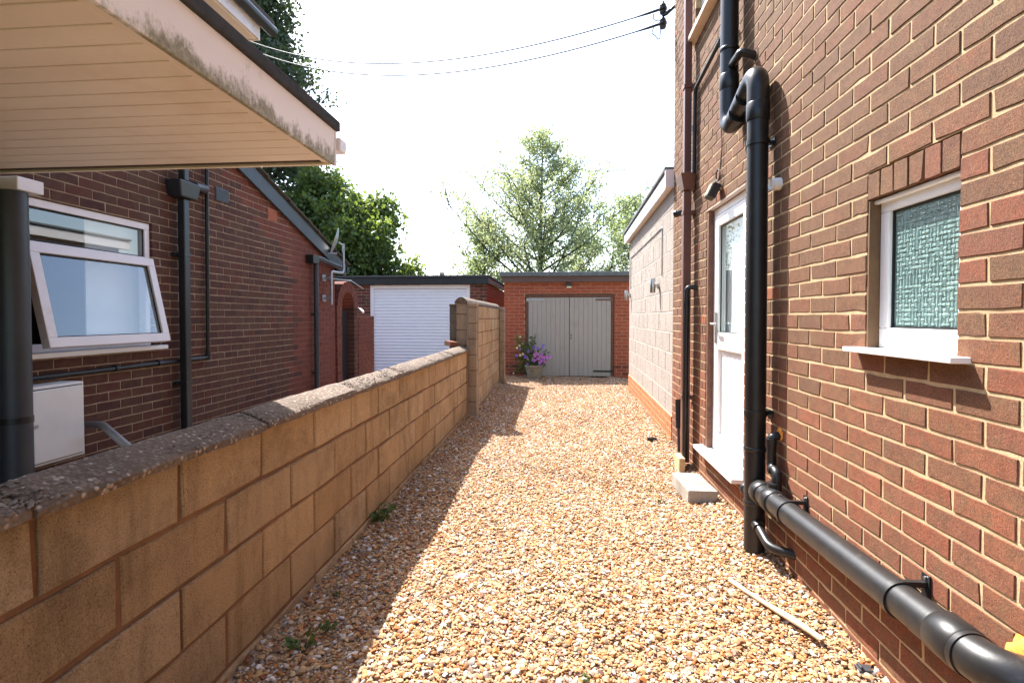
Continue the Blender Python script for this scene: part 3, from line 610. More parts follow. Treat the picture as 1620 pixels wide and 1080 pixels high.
mb = MB(); mb.tube([(ax - 0.005, 2.94, 0.193), (ax - 0.005, 2.905, 0.183)], 0.031, 18); mb.build('socket_collar', 'black_plastic', sp, 'auto')
# orange sealing foam where the pipes enter
def foam(loc, s, label):
    bm = bmesh.new(); bmesh.ops.create_icosphere(bm, subdivisions=3, radius=1.0); r = random.Random(int(loc[1] * 100))
    for v in bm.verts:
        k = 1 + 0.25 * math.sin(5 * v.co.x + 3 * v.co.y + loc[1]) * math.cos(4 * v.co.z) + r.uniform(-0.03, 0.03); v.co = Vector((v.co.x * s[0] * k, v.co.y * s[1] * k, v.co.z * s[2] * k)) + Vector(loc)
    me = bpy.data.meshes.new('sealing_foam'); bm.to_mesh(me); bm.free(); tag(mk('sealing_foam', me, 'foam', None, True), label, 'foam')
foam((Wx + 0.002, 1.36, 0.455), (0.022, 0.09, 0.085), 'orange expanding foam around the big elbow entering the wall')
foam((Wx + 0.002, 2.86, 0.71), (0.014, 0.035, 0.035), 'small orange foam patch behind the small waste pipe')
# brown rainwater downpipe with hopper
bp = thing('downpipe', 'square brown plastic rainwater pipe with hopper near house corner', 'downpipe', (1.13, 4.66, 0))
mb = MB(); mb.box(1.085, 1.15, 4.625, 4.69, 0.06, 2.42); mb.build('lower_pipe', 'brown_plastic', bp, bev=0.004)
mb = MB(); mb.box(1.088, 1.147, 4.63, 4.688, 2.53, 6.05); mb.build('upper_pipe', 'brown_plastic', bp, bev=0.004)
mb = MB(); mb.add([(1.045, 4.56, 2.56), (1.172, 4.56, 2.56), (1.172, 4.76, 2.56), (1.045, 4.76, 2.56), (1.08, 4.60, 2.425), (1.172, 4.60, 2.425), (1.172, 4.72, 2.425), (1.08, 4.72, 2.425)], [(0, 1, 2, 3), (7, 6, 5, 4), (0, 4, 5, 1), (1, 5, 6, 2), (2, 6, 7, 3), (3, 7, 4, 0)]); mb.build('hopper', 'brown_plastic', bp, bev=0.004)
for z in (0.62, 2.22, 3.3):
    mb = MB(); mb.box(1.08, 1.155, 4.62, 4.695, z, z + 0.03); mb.box(1.1555, 1.178, 4.60, 4.715, z, z + 0.03); mb.build('clip', 'brown_plastic', bp, bev=0.002)
tp = thing('thin_pipe', 'thin black overflow pipe slanting from soil pipe down into brown hopper', 'pipe', (1.15, 4.2, 3.2))
mb = MB(); mb.tube(arc([(1.12, 3.62, 3.30), (1.15, 3.85, 3.30), (1.15, 4.54, 3.245), (1.15, 4.555, 2.55)], 0.05), 0.016, 14); mb.build('pipe', 'black_plastic', tp, 'auto')
mb = MB(); mb.tube([(1.15, 3.84, 3.295), (1.15, 3.92, 3.29)], 0.02, 14); mb.build('coupling', 'black_plastic', tp, 'auto')
mb = MB(); mb.tube([(1.15, 4.55, 2.9), (1.15, 4.55, 2.95)], 0.02, 14); mb.build('coupling', 'black_plastic', tp, 'auto')
tp = thing('waste_pipe', 'black waste pipe running down beside the lower brown downpipe', 'pipe', (1.14, 4.58, 0))
mb = MB(); mb.tube(arc([(Wx + 0.02, 4.545, 1.585), (1.10, 4.56, 1.585), (1.10, 4.585, 0.10)], 0.035), 0.0215, 16); mb.build('pipe', 'black_plastic', tp, 'auto')
for z in (1.46, 0.7):
    mb = MB(); mb.tube([(1.10, 4.565 + (1.5 - z) * 0.014, z), (1.10, 4.566 + (1.5 - z) * 0.014, z - 0.05)], 0.0265, 16); mb.build('coupling', 'black_plastic', tp, 'auto')
tp = thing('pipe_stub', 'short black pipe stub out of wall below white fascia end', 'pipe', (1.15, 4.86, 2.3))
mb = MB(); mb.tube([(Wx + 0.01, 4.93, 2.29), (1.12, 4.93, 2.29), (1.09, 4.95, 2.285)], 0.03, 16); mb.build('pipe', 'black_plastic', tp, 'auto'); mb = MB(); mb.tube([(1.10, 4.94, 2.287), (1.085, 4.955, 2.285)], 0.034, 16); mb.build('rim', 'black_plastic', tp, 'auto')
tp = thing('insulated_pipe', 'short black foam covered pipe leaning at the wall by the gravel', 'pipe', (1.12, 4.88, 0))
mb = MB(); mb.tube([(1.13, 4.98, 0.56), (1.125, 4.93, 0.30)], 0.026, 14); mb.build('foam_sleeve', 'black_plastic', tp, 'auto'); mb = MB(); mb.tube([(1.125, 4.93, 0.30), (1.12, 4.88, 0.0)], 0.013, 10); mb.build('pipe', 'grey_plastic', tp, 'auto')
tp = thing('overflow_pipe', 'white cut plastic pipe end poking from bricks beside soil pipe', 'pipe', (Wx, 2.93, 2.03))
mb = MB(); mb.tube([(Wx + 0.02, 2.90, 2.04), (Wx - 0.05, 2.90, 2.037)], 0.033, 20, cap=False); mb.tube([(Wx - 0.05, 2.90, 2.037), (Wx + 0.02, 2.90, 2.04)], 0.027, 20, cap=False); mb.build('pipe', 'pvc', tp, 'auto')
mb = MB(); mb.tube([(Wx - 0.049, 2.90, 2.037), (Wx - 0.040, 2.90, 2.037)], 0.0355, 20, cap=False); mb.build('rim', 'pvc_pink', tp, 'auto')
lp = thing('door_lamp', 'small black bulkhead lamp with looped cable above the white door', 'lamp', (Wx, 3.92, 2.22))
mx = Matrix.Translation((Wx - 0.055, 3.92, 2.245)) @ Matrix.Rotation(R(25), 4, 'Y')
mb = MB(); mb.box(-0.03, 0.03, -0.05, 0.05, -0.055, 0.055, mx); mb.build('housing', 'black_paint', lp, bev=0.006)
mb = MB(); mb.box(-0.036, -0.0305, -0.042, 0.042, -0.045, 0.045, mx); mb.build('lens', 'lens', lp)
mb = MB(); mb.tube([(Wx - 0.02 + 0.0 * t, 3.92 + 0.045 * math.sin(t), 2.36 + 0.04 * math.cos(t)) for t in np.linspace(0, 6.0, 22)], 0.005, 8); mb.tube(arc([(Wx - 0.012, 3.90, 2.40), (Wx - 0.01, 3.86, 2.55), (Wx - 0.008, 3.90, 2.72)], 0.05), 0.004, 8); mb.build('cable', 'wire', lp, 'auto')
ins = thing('line_bracket', 'black insulator bracket at house corner holding two overhead wires', 'bracket', (Wx, 5.5, 4.5))
mb = MB(); mb.tube([(Wx + 0.02, 5.47, 4.50), (1.12, 5.60, 4.48), (1.09, 5.62, 4.48)], 0.018, 12); mb.tube([(1.09, 5.62, 4.36), (1.09, 5.62, 4.62)], 0.012, 12); mb.build('arm', 'black_paint', ins, 'auto')
for z in (4.385, 4.535):
    mb = MB(); mb.lathe([(0.012, -0.05), (0.03, -0.04), (0.036, -0.02), (0.028, -0.008), (0.042, 0.0), (0.042, 0.02), (0.028, 0.03), (0.034, 0.045), (0.02, 0.065), (0.008, 0.085)], (1.09, 5.62, z), 16); mb.build('insulator', 'chrome_dark', ins, 'auto')
mb = MB(); mb.tube(arc([(1.0, 5.64, 4.37), (0.98, 5.65, 4.31), (1.01, 5.64, 4.29), (1.06, 5.63, 4.22), (1.07, 5.62, 4.37)], 0.06), 0.005, 8); mb.tube(arc([(1.0, 5.66, 4.52), (1.0, 5.66, 4.45), (1.07, 5.62, 4.43)], 0.04), 0.005, 8); mb.build('tail_wire', 'wire', ins, 'auto')
for (st, en, sag, lb) in (((1.085, 5.62, 4.547), (-5.1, 9.0, 6.125), 0.40, 'upper of the two thin overhead wires'), ((1.086, 5.62, 4.397), (-5.1, 9.0, 5.97), 0.42, 'lower of the two thin overhead wires')):
    a, b = Vector(st), Vector(en); pts = []
    for t in np.linspace(0, 1.2, 56):
        q = a.lerp(b, t); q.z -= 4 * sag * t * (1 - t); pts.append(q)
    mb = MB(); mb.tube(pts, 0.005, 6, radii=[0.013 if i < 2 else 0.0065 + 0.006 * i / 56 for i in range(56)]); tag(mb.build('overhead_wire', 'wire', None, True), lb + ' crossing the white sky', 'wire', 'overhead wires')

# ------------------------------------------------------------------ pale block extension behind the house
ext = thing('block_extension', 'flat roofed extension of pale painted blocks on an orange brick plinth', 'extension', (1.2, 7.4, 0))
ang = math.atan2(0.095, 3.9)
FE = frame(1.185, 5.475, R(-90) + (-0.0)) @ Matrix.Rotation(-ang, 4, 'Z')   # local x = -Y (so the wall runs to negative x)
FE = Matrix.Translation((1.185, 5.475, 0)) @ Matrix.Rotation(R(-90) - ang, 4, 'Z')
LEN = 4.0
core(ext, FE, -LEN + 0.01, 0.0, -0.05, 2.70, 0.0022, 0.25, [], 'painted_joint')
def zpl(u): return 0.36
masonry(ext, FE, -LEN, -0.004, 0.312, 2.68, 0.05, 0.312, lambda u, z, i: 'painted_block', 0.45, 0.215, 0.008, 0.09, pname='block', ch=0.004, proud=0.001)
masonry(ext, FE @ Matrix.Translation((0, -0.012, 0)), -LEN, -0.004, 0.0, 0.31, 0.03, 0.008, lambda u, z, i: 'brick_plinth', 0.225, 0.075, 0.01, 0.09, pname='brick')
mb = MB(); mb.box(-LEN + 0.012, -0.006, 0.0045 - 0.012, 0.05, -0.05, 0.309, FE); mb.build('plinth_core', 'mortar', ext)
mb = MB(); mb.box(-LEN - 0.18, -0.02, -0.075, -0.05, 2.66, 2.815, FE); mb.build('fascia', 'pvc', ext, bev=0.003)
mb = MB(); mb.box(-LEN - 0.15, -0.03, -0.0495, 0.06, 2.665, 2.675, FE); mb.build('soffit', 'pvc_pink', ext)
mb = MB(); mb.box(-0.019, 0.03, -0.09, 0.10, 2.655, 2.83, FE); mb.build('fascia_end', 'pvc_pink', ext, bev=0.003)
mb = MB(); mb.box(-LEN - 0.20, 0.0, -0.095, 4.0, 2.832, 2.87, FE); mb.build('roof_felt', 'felt_light', ext, bev=0.005)
mb = MB(); mb.box(-LEN + 0.005, -0.01, 0.3, 4.0, -0.05, 2.65, FE); mb.build('rear_block', 'painted_joint', ext)
for (y, z, lb) in ((6.33, 1.705, 'nearer of the two steel up and down wall lights on pale blocks'), (9.25, 1.715, 'farther of the two steel up and down wall lights on pale blocks')):
    X = 1.185 + (y - 5.475) * 0.0244
    l = thing('wall_light', lb, 'wall light', (X, y, z), 'steel wall lights')
    mb = MB(); mb.lathe([(0.030, -0.085), (0.032, -0.08), (0.032, 0.08), (0.030, 0.085)], (X - 0.075, y, z), 20); mb.build('cylinder', 'steel', l, 'auto')
    mb = MB(); mb.box(X - 0.045, X - 0.018, y - 0.012, y + 0.012, z - 0.02, z + 0.02); mb.build('arm', 'steel', l)
    mb = MB(); mb.lathe([(0.042, 0), (0.042, 0.014), (0.036, 0.018)], (0, 0, 0), 20, Matrix.Translation((X - 0.001, y, z)) @ Matrix.Rotation(R(-90), 4, 'Y')); mb.build('back_plate', 'steel', l, 'auto')
def exx(y): return 1.185 + (y - 5.475) * 0.0244 - 0.008
mb = MB(); mb.tube(arc([(exx(6.1), 6.1, 1.80), (exx(6.1), 6.1, 2.36), (exx(9.2), 9.2, 2.36), (exx(9.2), 9.2, 1.82)], 0.03), 0.006, 8); tag(mb.build('light_cable', 'galv', None, True), 'thin grey cable linking the steel lights on pale block wall', 'cable')

# ------------------------------------------------------------------ low block wall
LW = thing('low_block_wall', 'low tan concrete block wall with pebbled sloping coping', 'wall', (-1.25, 3.7, 0))
FL = frame(-1.17, 0, R(90))        # local x = +Y, local y = -X
BH = 0.205; BZ = 0.69 - 4 * BH
core(LW, FL, -0.8, 6.66, -0.1, 0.888, 0.009, 0.145, [], 'mortar_block', 'mortar_core')
masonry(LW, FL, -0.8, 6.655, BZ, 0.892, 1.06, BZ, lambda u, z, i: 'block', 0.45, BH, 0.015, 0.13, pname='block', ch=0.005, jit=0.004, proud=0.004)
prof = [(-1.125, 0.893), (-1.123, 0.914), (-1.131, 0.926), (-1.225, 0.961), (-1.245, 0.961), (-1.369, 0.916), (-1.377, 0.908), (-1.375, 0.893)]
y = -0.8
while y < 6.6:
    e = min(y + 0.912, 6.655); r = random.Random(int(y * 100)); mb = MB(); n_ = 12; dz = r.uniform(-0.003, 0.004); dx = r.uniform(-0.005, 0.005)
    rings = []
    for j in range(n_ + 1):
        yy = y + 0.005 + (e - y - 0.010) * j / n_
        ks = 0.006 if j in (0, n_) else 0.0
        rings.append([(px + dx + r.uniform(-0.003, 0.003) + ks * (1 if px < -1.255 else -1), yy, pz + dz + r.uniform(-0.0025, 0.0025) - (ks if pz > 0.9 else 0)) for px, pz in prof])
    k = len(prof)
    mb.add([q for rg in rings for q in rg], [(j * k + i, j * k + (i + 1) % k, (j + 1) * k + (i + 1) % k, (j + 1) * k + i) for j in range(n_) for i in range(k)] + [tuple(range(k))[::-1], tuple(range(n_ * k, (n_ + 1) * k))])
    mb.build('coping_stone', 'coping', LW, 'auto'); y += 0.912
mb = MB(); mb.box(-1.37, -1.14, -0.8, 6.65, 0.889, 0.915); mb.build('coping_bed', 'mortar_block', LW)
# proud pebbles in the coping
P = []; S = []
for i in range(3800):
    yy = 0.75 + 5.85 * rng.random() ** 1.7; u = rng.random(); xx = -1.13 - u * 0.10; zz = 0.925 + (0.036 * u) - 0.003
    P.append((xx, yy, zz)); S.append(0.003 + 0.009 * rng.random() ** 4)
scatter('coping_pebbles', P, S, None, None, LW, pcol)

# high wall with piers
HW = thing('high_block_wall', 'taller tan block wall with end piers beside the gravel drive', 'wall', (-1.23, 8.5, 0))
FH = frame(-1.165, 0, R(90))
core(HW, FH, 6.70, 10.45, -0.1, 1.50, 0.009, 0.125, [], 'mortar_block', 'mortar_core')
masonry(HW, FH, 6.695, 10.45, BZ, 1.50, 6.9, BZ, lambda u, z, i: 'block', 0.45, BH, 0.009, 0.12, pname='block', ch=0.005, jit=0.002, proud=0.002)
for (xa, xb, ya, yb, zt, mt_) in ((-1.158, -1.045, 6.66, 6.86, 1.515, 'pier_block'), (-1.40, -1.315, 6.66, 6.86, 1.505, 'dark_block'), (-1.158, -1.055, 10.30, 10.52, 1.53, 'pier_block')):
    z = -0.1; i = 0
    while z < zt - 0.02:
        e = min(z + BH * (1 if i else 0.6) * (1.0), zt); mb = MB(); j = random.uniform(-0.002, 0.002); mb.box(xa + j, xb + j, ya, yb, z + 0.004, e - 0.004); mb.build('pier_block', mt_, HW, bev=0.006); z = e; i += 1
    mb = MB(); mb.box(xa + 0.008, xb - 0.008, ya + 0.008, yb - 0.008, -0.1, zt - 0.01); mb.build('pier_core', 'mortar_block', HW)
z = 0.96
while z < 1.5:
    e = min(z + BH, 1.52); mb = MB(); mb.box(-1.312, -1.170, 6.67, 6.699, z + 0.004, e - 0.004); mb.build('end_block', 'pier_block', HW, bev=0.004); z = e
mb = MB(); mb.box(-1.167, -1.16, 6.655, 6.70, 0.02, 1.53); mb.build('mortar_strip', 'painted_joint', HW)
pts = [(-1.33, 1.505), (-1.33, 1.525), (-1.31, 1.56), (-1.27, 1.588), (-1.23, 1.592), (-1.19, 1.57), (-1.165, 1.535), (-1.16, 1.505)]
for i in range(4):
    ya = 6.65 + i * 0.96; mb = MB(); mb.prism(pts, 1, ya + 0.004, ya + 0.956); mb.build('coping_stone', 'coping', HW, 'auto')
tag(MB().box(-0.05, 0.05, -0.1, 0.1, -0.03, 0.03).build('loose_brick', 'brick_red', None, bev=0.004), 'red brick lying on coping against the taller pier', 'brick')
bpy.data.objects['loose_brick'].location = (-1.33, 6.42, 1.0); bpy.data.objects['loose_brick'].rotation_euler = (0.05, 0.1, 0.6)

# ------------------------------------------------------------------ house on the left
Hx = -3.57
lh = thing('gabled_house', 'dark brick house with sloping gable roof behind the low wall', 'house', (Hx, 4, 0))
FH2 = frame(Hx, 0, R(90))          # local x = +Y, outward +X
def verge(y): return 3.04 - 0.333 * (y - 5.617)
lwin = (3.19, 4.315, 1.07, 2.155)
core(lh, FH2, -1.0, 8.09, -0.05, 2.16, 0.0045, 0.28, grow([lwin], 0.002), 'house_mortar')
mb = MB(); mb.prism([(-3.85, -1.0)], 2, 0, 1) if False else None
mb = MB(); mb.prism([(-1.0, 2.1605), (8.09, 2.1605), (8.09, verge(8.09) - 0.02), (5.0, verge(5.0) - 0.02), (5.0, 4.2), (-1.0, 4.2)], 0, Hx - 0.28, Hx - 0.0045); mb.build('gable_wall', 'house_mortar', lh)
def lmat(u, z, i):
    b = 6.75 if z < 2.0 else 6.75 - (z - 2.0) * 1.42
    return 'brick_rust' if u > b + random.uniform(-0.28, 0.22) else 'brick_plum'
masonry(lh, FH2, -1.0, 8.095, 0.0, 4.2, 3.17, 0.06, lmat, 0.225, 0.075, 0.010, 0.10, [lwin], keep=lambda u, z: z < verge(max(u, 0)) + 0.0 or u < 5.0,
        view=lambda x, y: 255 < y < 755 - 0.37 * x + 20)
# far face of the house corner
mb = MB(); mb.box(-9.0, Hx - 0.003, 7.9, 8.088, -0.05, 2.2); mb.build('rear_wall', 'brick_rust', lh)
# roof slope with verge board
sl = math.atan(0.333); ya, yb = 4.95, 8.42
def roofbox(mb, x0, x1, h0, h1, a=ya, b=yb):
    mb.prism([(a, verge(a) + h0), (b, verge(b) + h0), (b, verge(b) + h1), (a, verge(a) + h1)], 0, x0, x1)
mb = MB(); roofbox(mb, -3.545, -3.515, -0.10, 0.09); mb.build('verge_board', 'slate_paint', lh, bev=0.003)
mb = MB(); roofbox(mb, -9.0, -3.53, 0.092, 0.115); mb.build('roof', 'tile', lh)
n_ = 13
for i in range(n_):
    a = ya + (yb + 0.06 - ya) * i / n_; b = ya + (yb + 0.06 - ya) * (i + 1) / n_ + 0.05
    for j in range(3):
        x1 = -3.485 - j * 0.30; mb = MB(); j1 = random.uniform(-0.006, 0.006)
        mb.prism([(a, verge(a) + 0.12 + j1), (b, verge(b) + 0.137 + j1), (b, verge(b) + 0.155 + j1), (a, verge(a) + 0.137 + j1)], 0, x1 - 0.295, x1); mb.build('tile', 'tile', lh, bev=0.003)
mb = MB(); mb.tube([(-3.50, 8.47, 2.12), (-9, 8.47, 2.14)], 0.055, 14); mb.build('gutter', 'black_plastic', lh, 'auto')
# upper storey eave
mb = MB(); mb.box(-3.10, -3.075, -1.0, 5.18, 4.20, 4.40); mb.build('upper_fascia', 'pvc_pink', lh, bev=0.003)
mb = MB(); mb.box(-3.6, -3.101, -1.0, 5.17, 4.19, 4.205); mb.build('upper_soffit', 'soffit', lh)
mb = MB(); mb.box(-3.6, -3.0755, 5.181, 5.205, 4.19, 4.42); mb.build('upper_end_board', 'soffit', lh)
mb = MB(); mb.box(-9, -3.0, -1.0, 5.36, 4.41, 4.47); mb.build('upper_roof', 'tile', lh, bev=0.01)
mb = MB(); mb.tube([(-3.03, -1.0, 4.37), (-3.03, 5.38, 4.37)], 0.055, 14); mb.build('upper_gutter', 'black_plastic', lh, 'auto')
mb = MB(); mb.box(-3.85, Hx - 0.01, 4.99, 5.02, 3.2, 4.19); mb.build('upper_end_wall', 'brick_plum', lh)
# tilted window
w = thing('window', None, None, (Hx, 3.75, 1.07)); [w.pop(k, None) for k in ('label', 'category')]
w.parent = lh; w.matrix_parent_inverse = parent_inv(lh)
wx0, wx1 = Hx - 0.085, Hx - 0.02
mb = MB(); ring(mb, wx0, wx1, 3.196, 4.309, 1.085, 2.149, 0.055); mb.box(wx0, wx1, 3.2515, 4.2535, 1.80, 1.855); mb.build('frame', 'pvc_pink', w, bev=0.004)
mb = MB(); mb.box(wx0 + 0.025, wx0 + 0.031, 3.2515, 4.2535, 1.8555, 2.0935); mb.build('pane', 'glass', w)
mb = MB(); ring(mb, wx1 - 0.02, wx1 - 0.012, 3.252, 4.253, 1.856, 2.093, 0.007); mb.build('gasket', 'rubber', w)
tl = math.atan2(0.155, 0.725)
MX = Matrix.Translation((wx1 + 0.012, 0, 1.838)) @ Matrix.Rotation(-tl, 4, 'Y')
def tbox(mb, x0, x1, y0, y1, z0, z1): mb.box(x0, x1, y0, y1, z0, z1, MX)
ca, cb, ch_ = 3.205, 4.30, -0.735
mb = MB()
for q in ((ca, cb, -0.07, 0.0), (ca, cb, ch_, ch_ + 0.07), (ca, ca + 0.07, ch_ + 0.07, -0.07), (cb - 0.07, cb, ch_ + 0.07, -0.07)): tbox(mb, -0.03, 0.03, *q)
cs = mb.build('casement', 'pvc_pink', w, bev=0.004)
mb = MB(); tbox(mb, -0.004, 0.002, ca + 0.0705, cb - 0.0705, ch_ + 0.0705, -0.0705); mb.build('casement_pane', 'glass', w)
mb = MB()
for q in ((ca + 0.071, cb - 0.071, -0.079, -0.0715), (ca + 0.071, cb - 0.071, ch_ + 0.0715, ch_ + 0.079), (ca + 0.071, ca + 0.079, ch_ + 0.079, -0.079), (cb - 0.079, cb - 0.071, ch_ + 0.079, -0.079)): tbox(mb, 0.006, 0.014, *q)
mb.build('casement_gasket', 'rubber', w)
mb = MB(); mb.tube([(wx1, 3.235, 1.50), (wx1 + 0.06, 3.235, 1.62), (wx1 + 0.05, 3.235, 1.70)], 0.008, 8); mb.tube([(wx1 + 0.06, 3.235, 1.62), (wx1 + 0.08, 3.235, 1.45)], 0.008, 8); mb.build('stay', 'galv', w)
mb = MB(); mb.box(Hx - 0.06, Hx + 0.07, 3.14, 4.40, 1.048, 1.083); mb.build('sill', 'pvc', w, bev=0.004)
mb = MB(); mb.box(Hx - 0.15, Hx - 0.14, 3.80, 4.40, 0.9, 2.3); mb.build('curtain', 'curtain', w)
mb = MB(); mb.box(Hx - 2.3, Hx - 2.28, 2.0, 6.0, 0.0, 2.6); mb.box(Hx - 2.28, Hx - 0.29, 2.0, 2.02, 0.0, 2.6); mb.box(Hx - 2.28, Hx - 0.29, 5.98, 6.0, 0.0, 2.6); mb.box(Hx - 2.28, Hx - 0.29, 2.02, 5.98, 0.3, 0.32); mb.box(Hx - 2.28, Hx - 0.29, 2.02, 5.98, 2.5, 2.52); mb.build('room', 'interior', w)
# air bricks
for (u, z, mt_) in ((6.26, 2.61, 'terracotta'), (5.28, 2.63, 'slate_paint')):
    mb = MB(); mb.box(Hx + 0.001, Hx + 0.008, u - 0.107, u + 0.107, z - 0.068, z + 0.068); a = mb.build('air_brick', mt_, lh)
    for k in range(6):
        mb = MB(); zz = z - 0.055 + k * 0.02; mb.box(Hx + 0.0085, Hx + 0.014, u - 0.1, u + 0.1, zz, zz + 0.010); mb.build('louvre', mt_, a)
# pipes on that house
dp = thing('downpipe', 'black downpipe with wide hopper box right of the tilted window', 'downpipe', (-3.48, 4.6, 0))
mb = MB(); mb.box(-3.525, -3.455, 4.565, 4.64, 0.0, 2.43); mb.build('lower_pipe', 'black_paint', dp, bev=0.01, seg=3)
mb = MB(); mb.box(-3.515, -3.45, 4.57, 4.635, 2.60, 4.15); mb.build('upper_pipe', 'black_paint', dp, bev=0.01, seg=3)
mb = MB(); mb.add([(-3.562, 4.46, 2.59), (-3.41, 4.46, 2.59), (-3.41, 4.75, 2.59), (-3.562, 4.75, 2.59), (-3.562, 4.50, 2.44), (-3.43, 4.50, 2.44), (-3.43, 4.72, 2.44), (-3.562, 4.72, 2.44)], [(0, 1, 2, 3), (7, 6, 5, 4), (0, 4, 5, 1), (1, 5, 6, 2), (2, 6, 7, 3), (3, 7, 4, 0)]); mb.build('hopper', 'black_paint', dp, bev=0.012)
mb = MB(); mb.tube([(-3.46, 4.72, 2.58), (-3.48, 4.90, 2.60), (-3.56, 4.97, 2.60)], 0.04, 14); mb.build('inlet_elbow', 'grey_plastic', dp, 'auto')
for z in (0.7, 1.9):
    mb = MB(); mb.box(-3.535, -3.448, 4.555, 4.65, z, z + 0.03); mb.box(-3.566, -3.5355, 4.53, 4.675, z, z + 0.03); mb.build('clip', 'black_paint', dp)
dp = thing('thin_pipe', 'thin black waste pipe elbowing along the dark bricks below the window', 'pipe', (-3.54, 4.97, 0.92))
mb = MB(); mb.tube([(-3.535, 5.0, 2.9), (-3.535, 4.98, 0.93)], 0.018, 12); mb.tube([(-3.535, 4.99, 0.925), (-3.535, 3.0, 0.915)], 0.018, 12); mb.build('pipe', 'black_plastic', dp, 'auto')
for q, e in (((-3.535, 4.98, 0.90), (-3.535, 4.98, 0.97)), ((-3.535, 4.36, 0.922), (-3.535, 4.31, 0.922)), ((-3.535, 3.9, 0.92), (-3.535, 3.86, 0.92))):
    mb = MB(); mb.tube([q, e], 0.026, 12); mb.build('coupling', 'black_plastic', dp, 'auto')
dp = thing('downpipe', 'dark grey downpipe on red brick end near satellite dish', 'downpipe', (-3.5, 7.3, 0))
mb = MB(); mb.tube([(-3.50, 7.30, 0.0), (-3.50, 7.30, 2.18)], 0.036, 16); mb.build('pipe', 'grey_plastic', dp, 'auto')
mb = MB(); mb.box(-3.562, -3.45, 7.12, 7.30, 2.10, 2.22); mb.build('hopper', 'black_plastic', dp, bev=0.006)
mb = MB(); mb.tube([(-3.50, 7.30, 2.17), (-3.47, 7.36, 2.19), (-3.47, 8.15, 2.12)], 0.035, 14); mb.build('branch', 'grey_plastic', dp, 'auto')
for z in (0.5, 1.35):
    mb = MB(); mb.tube([(-3.50, 7.30, z), (-3.50, 7.30, z + 0.05)], 0.042, 16); mb.box(-3.566, -3.52, 7.27, 7.33, z + 0.01, z + 0.04); mb.build('clip', 'grey_plastic', dp, 'auto')
# satellite dish
sd_ = thing('satellite_dish', 'small grey satellite dish on bent steel pole at house corner', 'satellite dish', (-3.5, 8.0, 1.9))
mb = MB(); mb.tube(arc([(-3.44, 7.68, 1.52), (-3.44, 7.68, 2.03), (-3.40, 8.0, 2.03), (-3.40, 8.04, 2.08), (-3.40, 8.04, 2.50)], 0.05), 0.018, 12); mb.build('pole', 'galv', sd_, 'auto')
for z in (1.62, 1.93):
    mb = MB(); mb.box(-3.566, -3.545, 7.60, 7.72, z - 0.05, z + 0.05); mb.box(-3.5445, -3.44, 7.66, 7.70, z - 0.015, z + 0.015); mb.build('wall_plate', 'galv', sd_)
mx = Matrix.Translation((-3.42, 7.86, 2.50)) @ Vector((0.85, 0.42, -0.30)).to_track_quat('Z', 'Y').to_matrix().to_4x4()
mb = MB(); mb.lathe([(0.001, 0.0), (0.09, 0.008), (0.17, 0.028), (0.21, 0.048), (0.212, 0.054), (0.205, 0.054), (0.165, 0.034), (0.09, 0.014), (0.001, 0.006)], (0, 0, 0), 28, mx @ Matrix.Rotation(R(180), 4, 'X') @ Matrix.Diagonal((0.8, 1, 1, 1))); mb.build('dish', 'galv', sd_, 'auto')
mb = MB(); mb.tube([(-3.40, 8.04, 2.47), (-3.41, 7.87, 2.50)], 0.015, 10); mb.tube([(-3.42, 7.84, 2.32), (-3.60, 7.66, 2.31)], 0.008, 8); mb.build('arm', 'galv', sd_, 'auto')
mb = MB(); mb.tube([(-3.58, 7.68, 2.31), (-3.62, 7.64, 2.35)], 0.022, 12); mb.build('receiver', 'galv', sd_, 'auto')
mb = MB(); mb.tube([(-3.44, 7.68, 1.92), (-3.5, 8.6, 1.95), (-3.6, 9.4, 1.86)], 0.009, 8); mb.build('stay_bar', 'galv', sd_, 'auto')
# arched gateway and red wall beyond the house corner
ag = thing('brick_archway', 'narrow arched brick gateway beyond the corner of the gabled house', 'archway', (-3.6, 8.6, 0))
FA = frame(-3.56, 0, R(90)); cy_, ro, ri, zs = 8.60, 0.44, 0.26, 1.50
th = 0.22
for k in range(13):
    a0 = math.pi * k / 13; a1 = math.pi * (k + 1) / 13 - 0.03; mb = MB()
    mb.prism([(cy_ + ri * math.cos(a0), zs + ri * math.sin(a0)), (cy_ + ro * math.cos(a0), zs + ro * math.sin(a0)), (cy_ + ro * math.cos(a1), zs + ro * math.sin(a1)), (cy_ + ri * math.cos(a1), zs + ri * math.sin(a1))], 0, -3.56 - th, -3.555)
    mb.build('arch_brick', 'brick_rust', ag, bev=0.003)
mb = MB(); mb.prism([(cy_ + (ri + 0.004) * math.cos(t), zs + (ri + 0.004) * math.sin(t)) for t in np.linspace(0, math.pi, 17)] + [(cy_ + (ro - 0.006) * math.cos(t), zs + (ro - 0.006) * math.sin(t)) for t in np.linspace(math.pi, 0, 17)], 0, -3.56 - th + 0.006, -3.561); mb.build('arch_mortar', 'house_mortar', ag)
masonry(ag, FA, cy_ - ro, cy_ - ri, 0.0, zs, 8.12, 0.0, lambda u, z, i: 'brick_rust', D=th, nmax=0, stuffname='jamb_bricks')
masonry(ag, FA, cy_ + ri, cy_ + ro, 0.0, zs, 8.12, 0.0, lambda u, z, i: 'brick_plum', D=th, nmax=0, stuffname='jamb_bricks')
for a, b in ((cy_ - ro + 0.006, cy_ - ri - 0.006), (cy_ + ri + 0.006, cy_ + ro - 0.006)):
    mb = MB(); mb.box(a, b, 0.007, th - 0.006, -0.05, zs - 0.002, FA); mb.build('jamb_core', 'house_mortar', ag)
mb = MB(); mb.box(-3.72, -3.68, cy_ - ri + 0.01, cy_ + ri - 0.01, 0.02, 1.45); mb.build('gate', 'chrome_dark', ag)
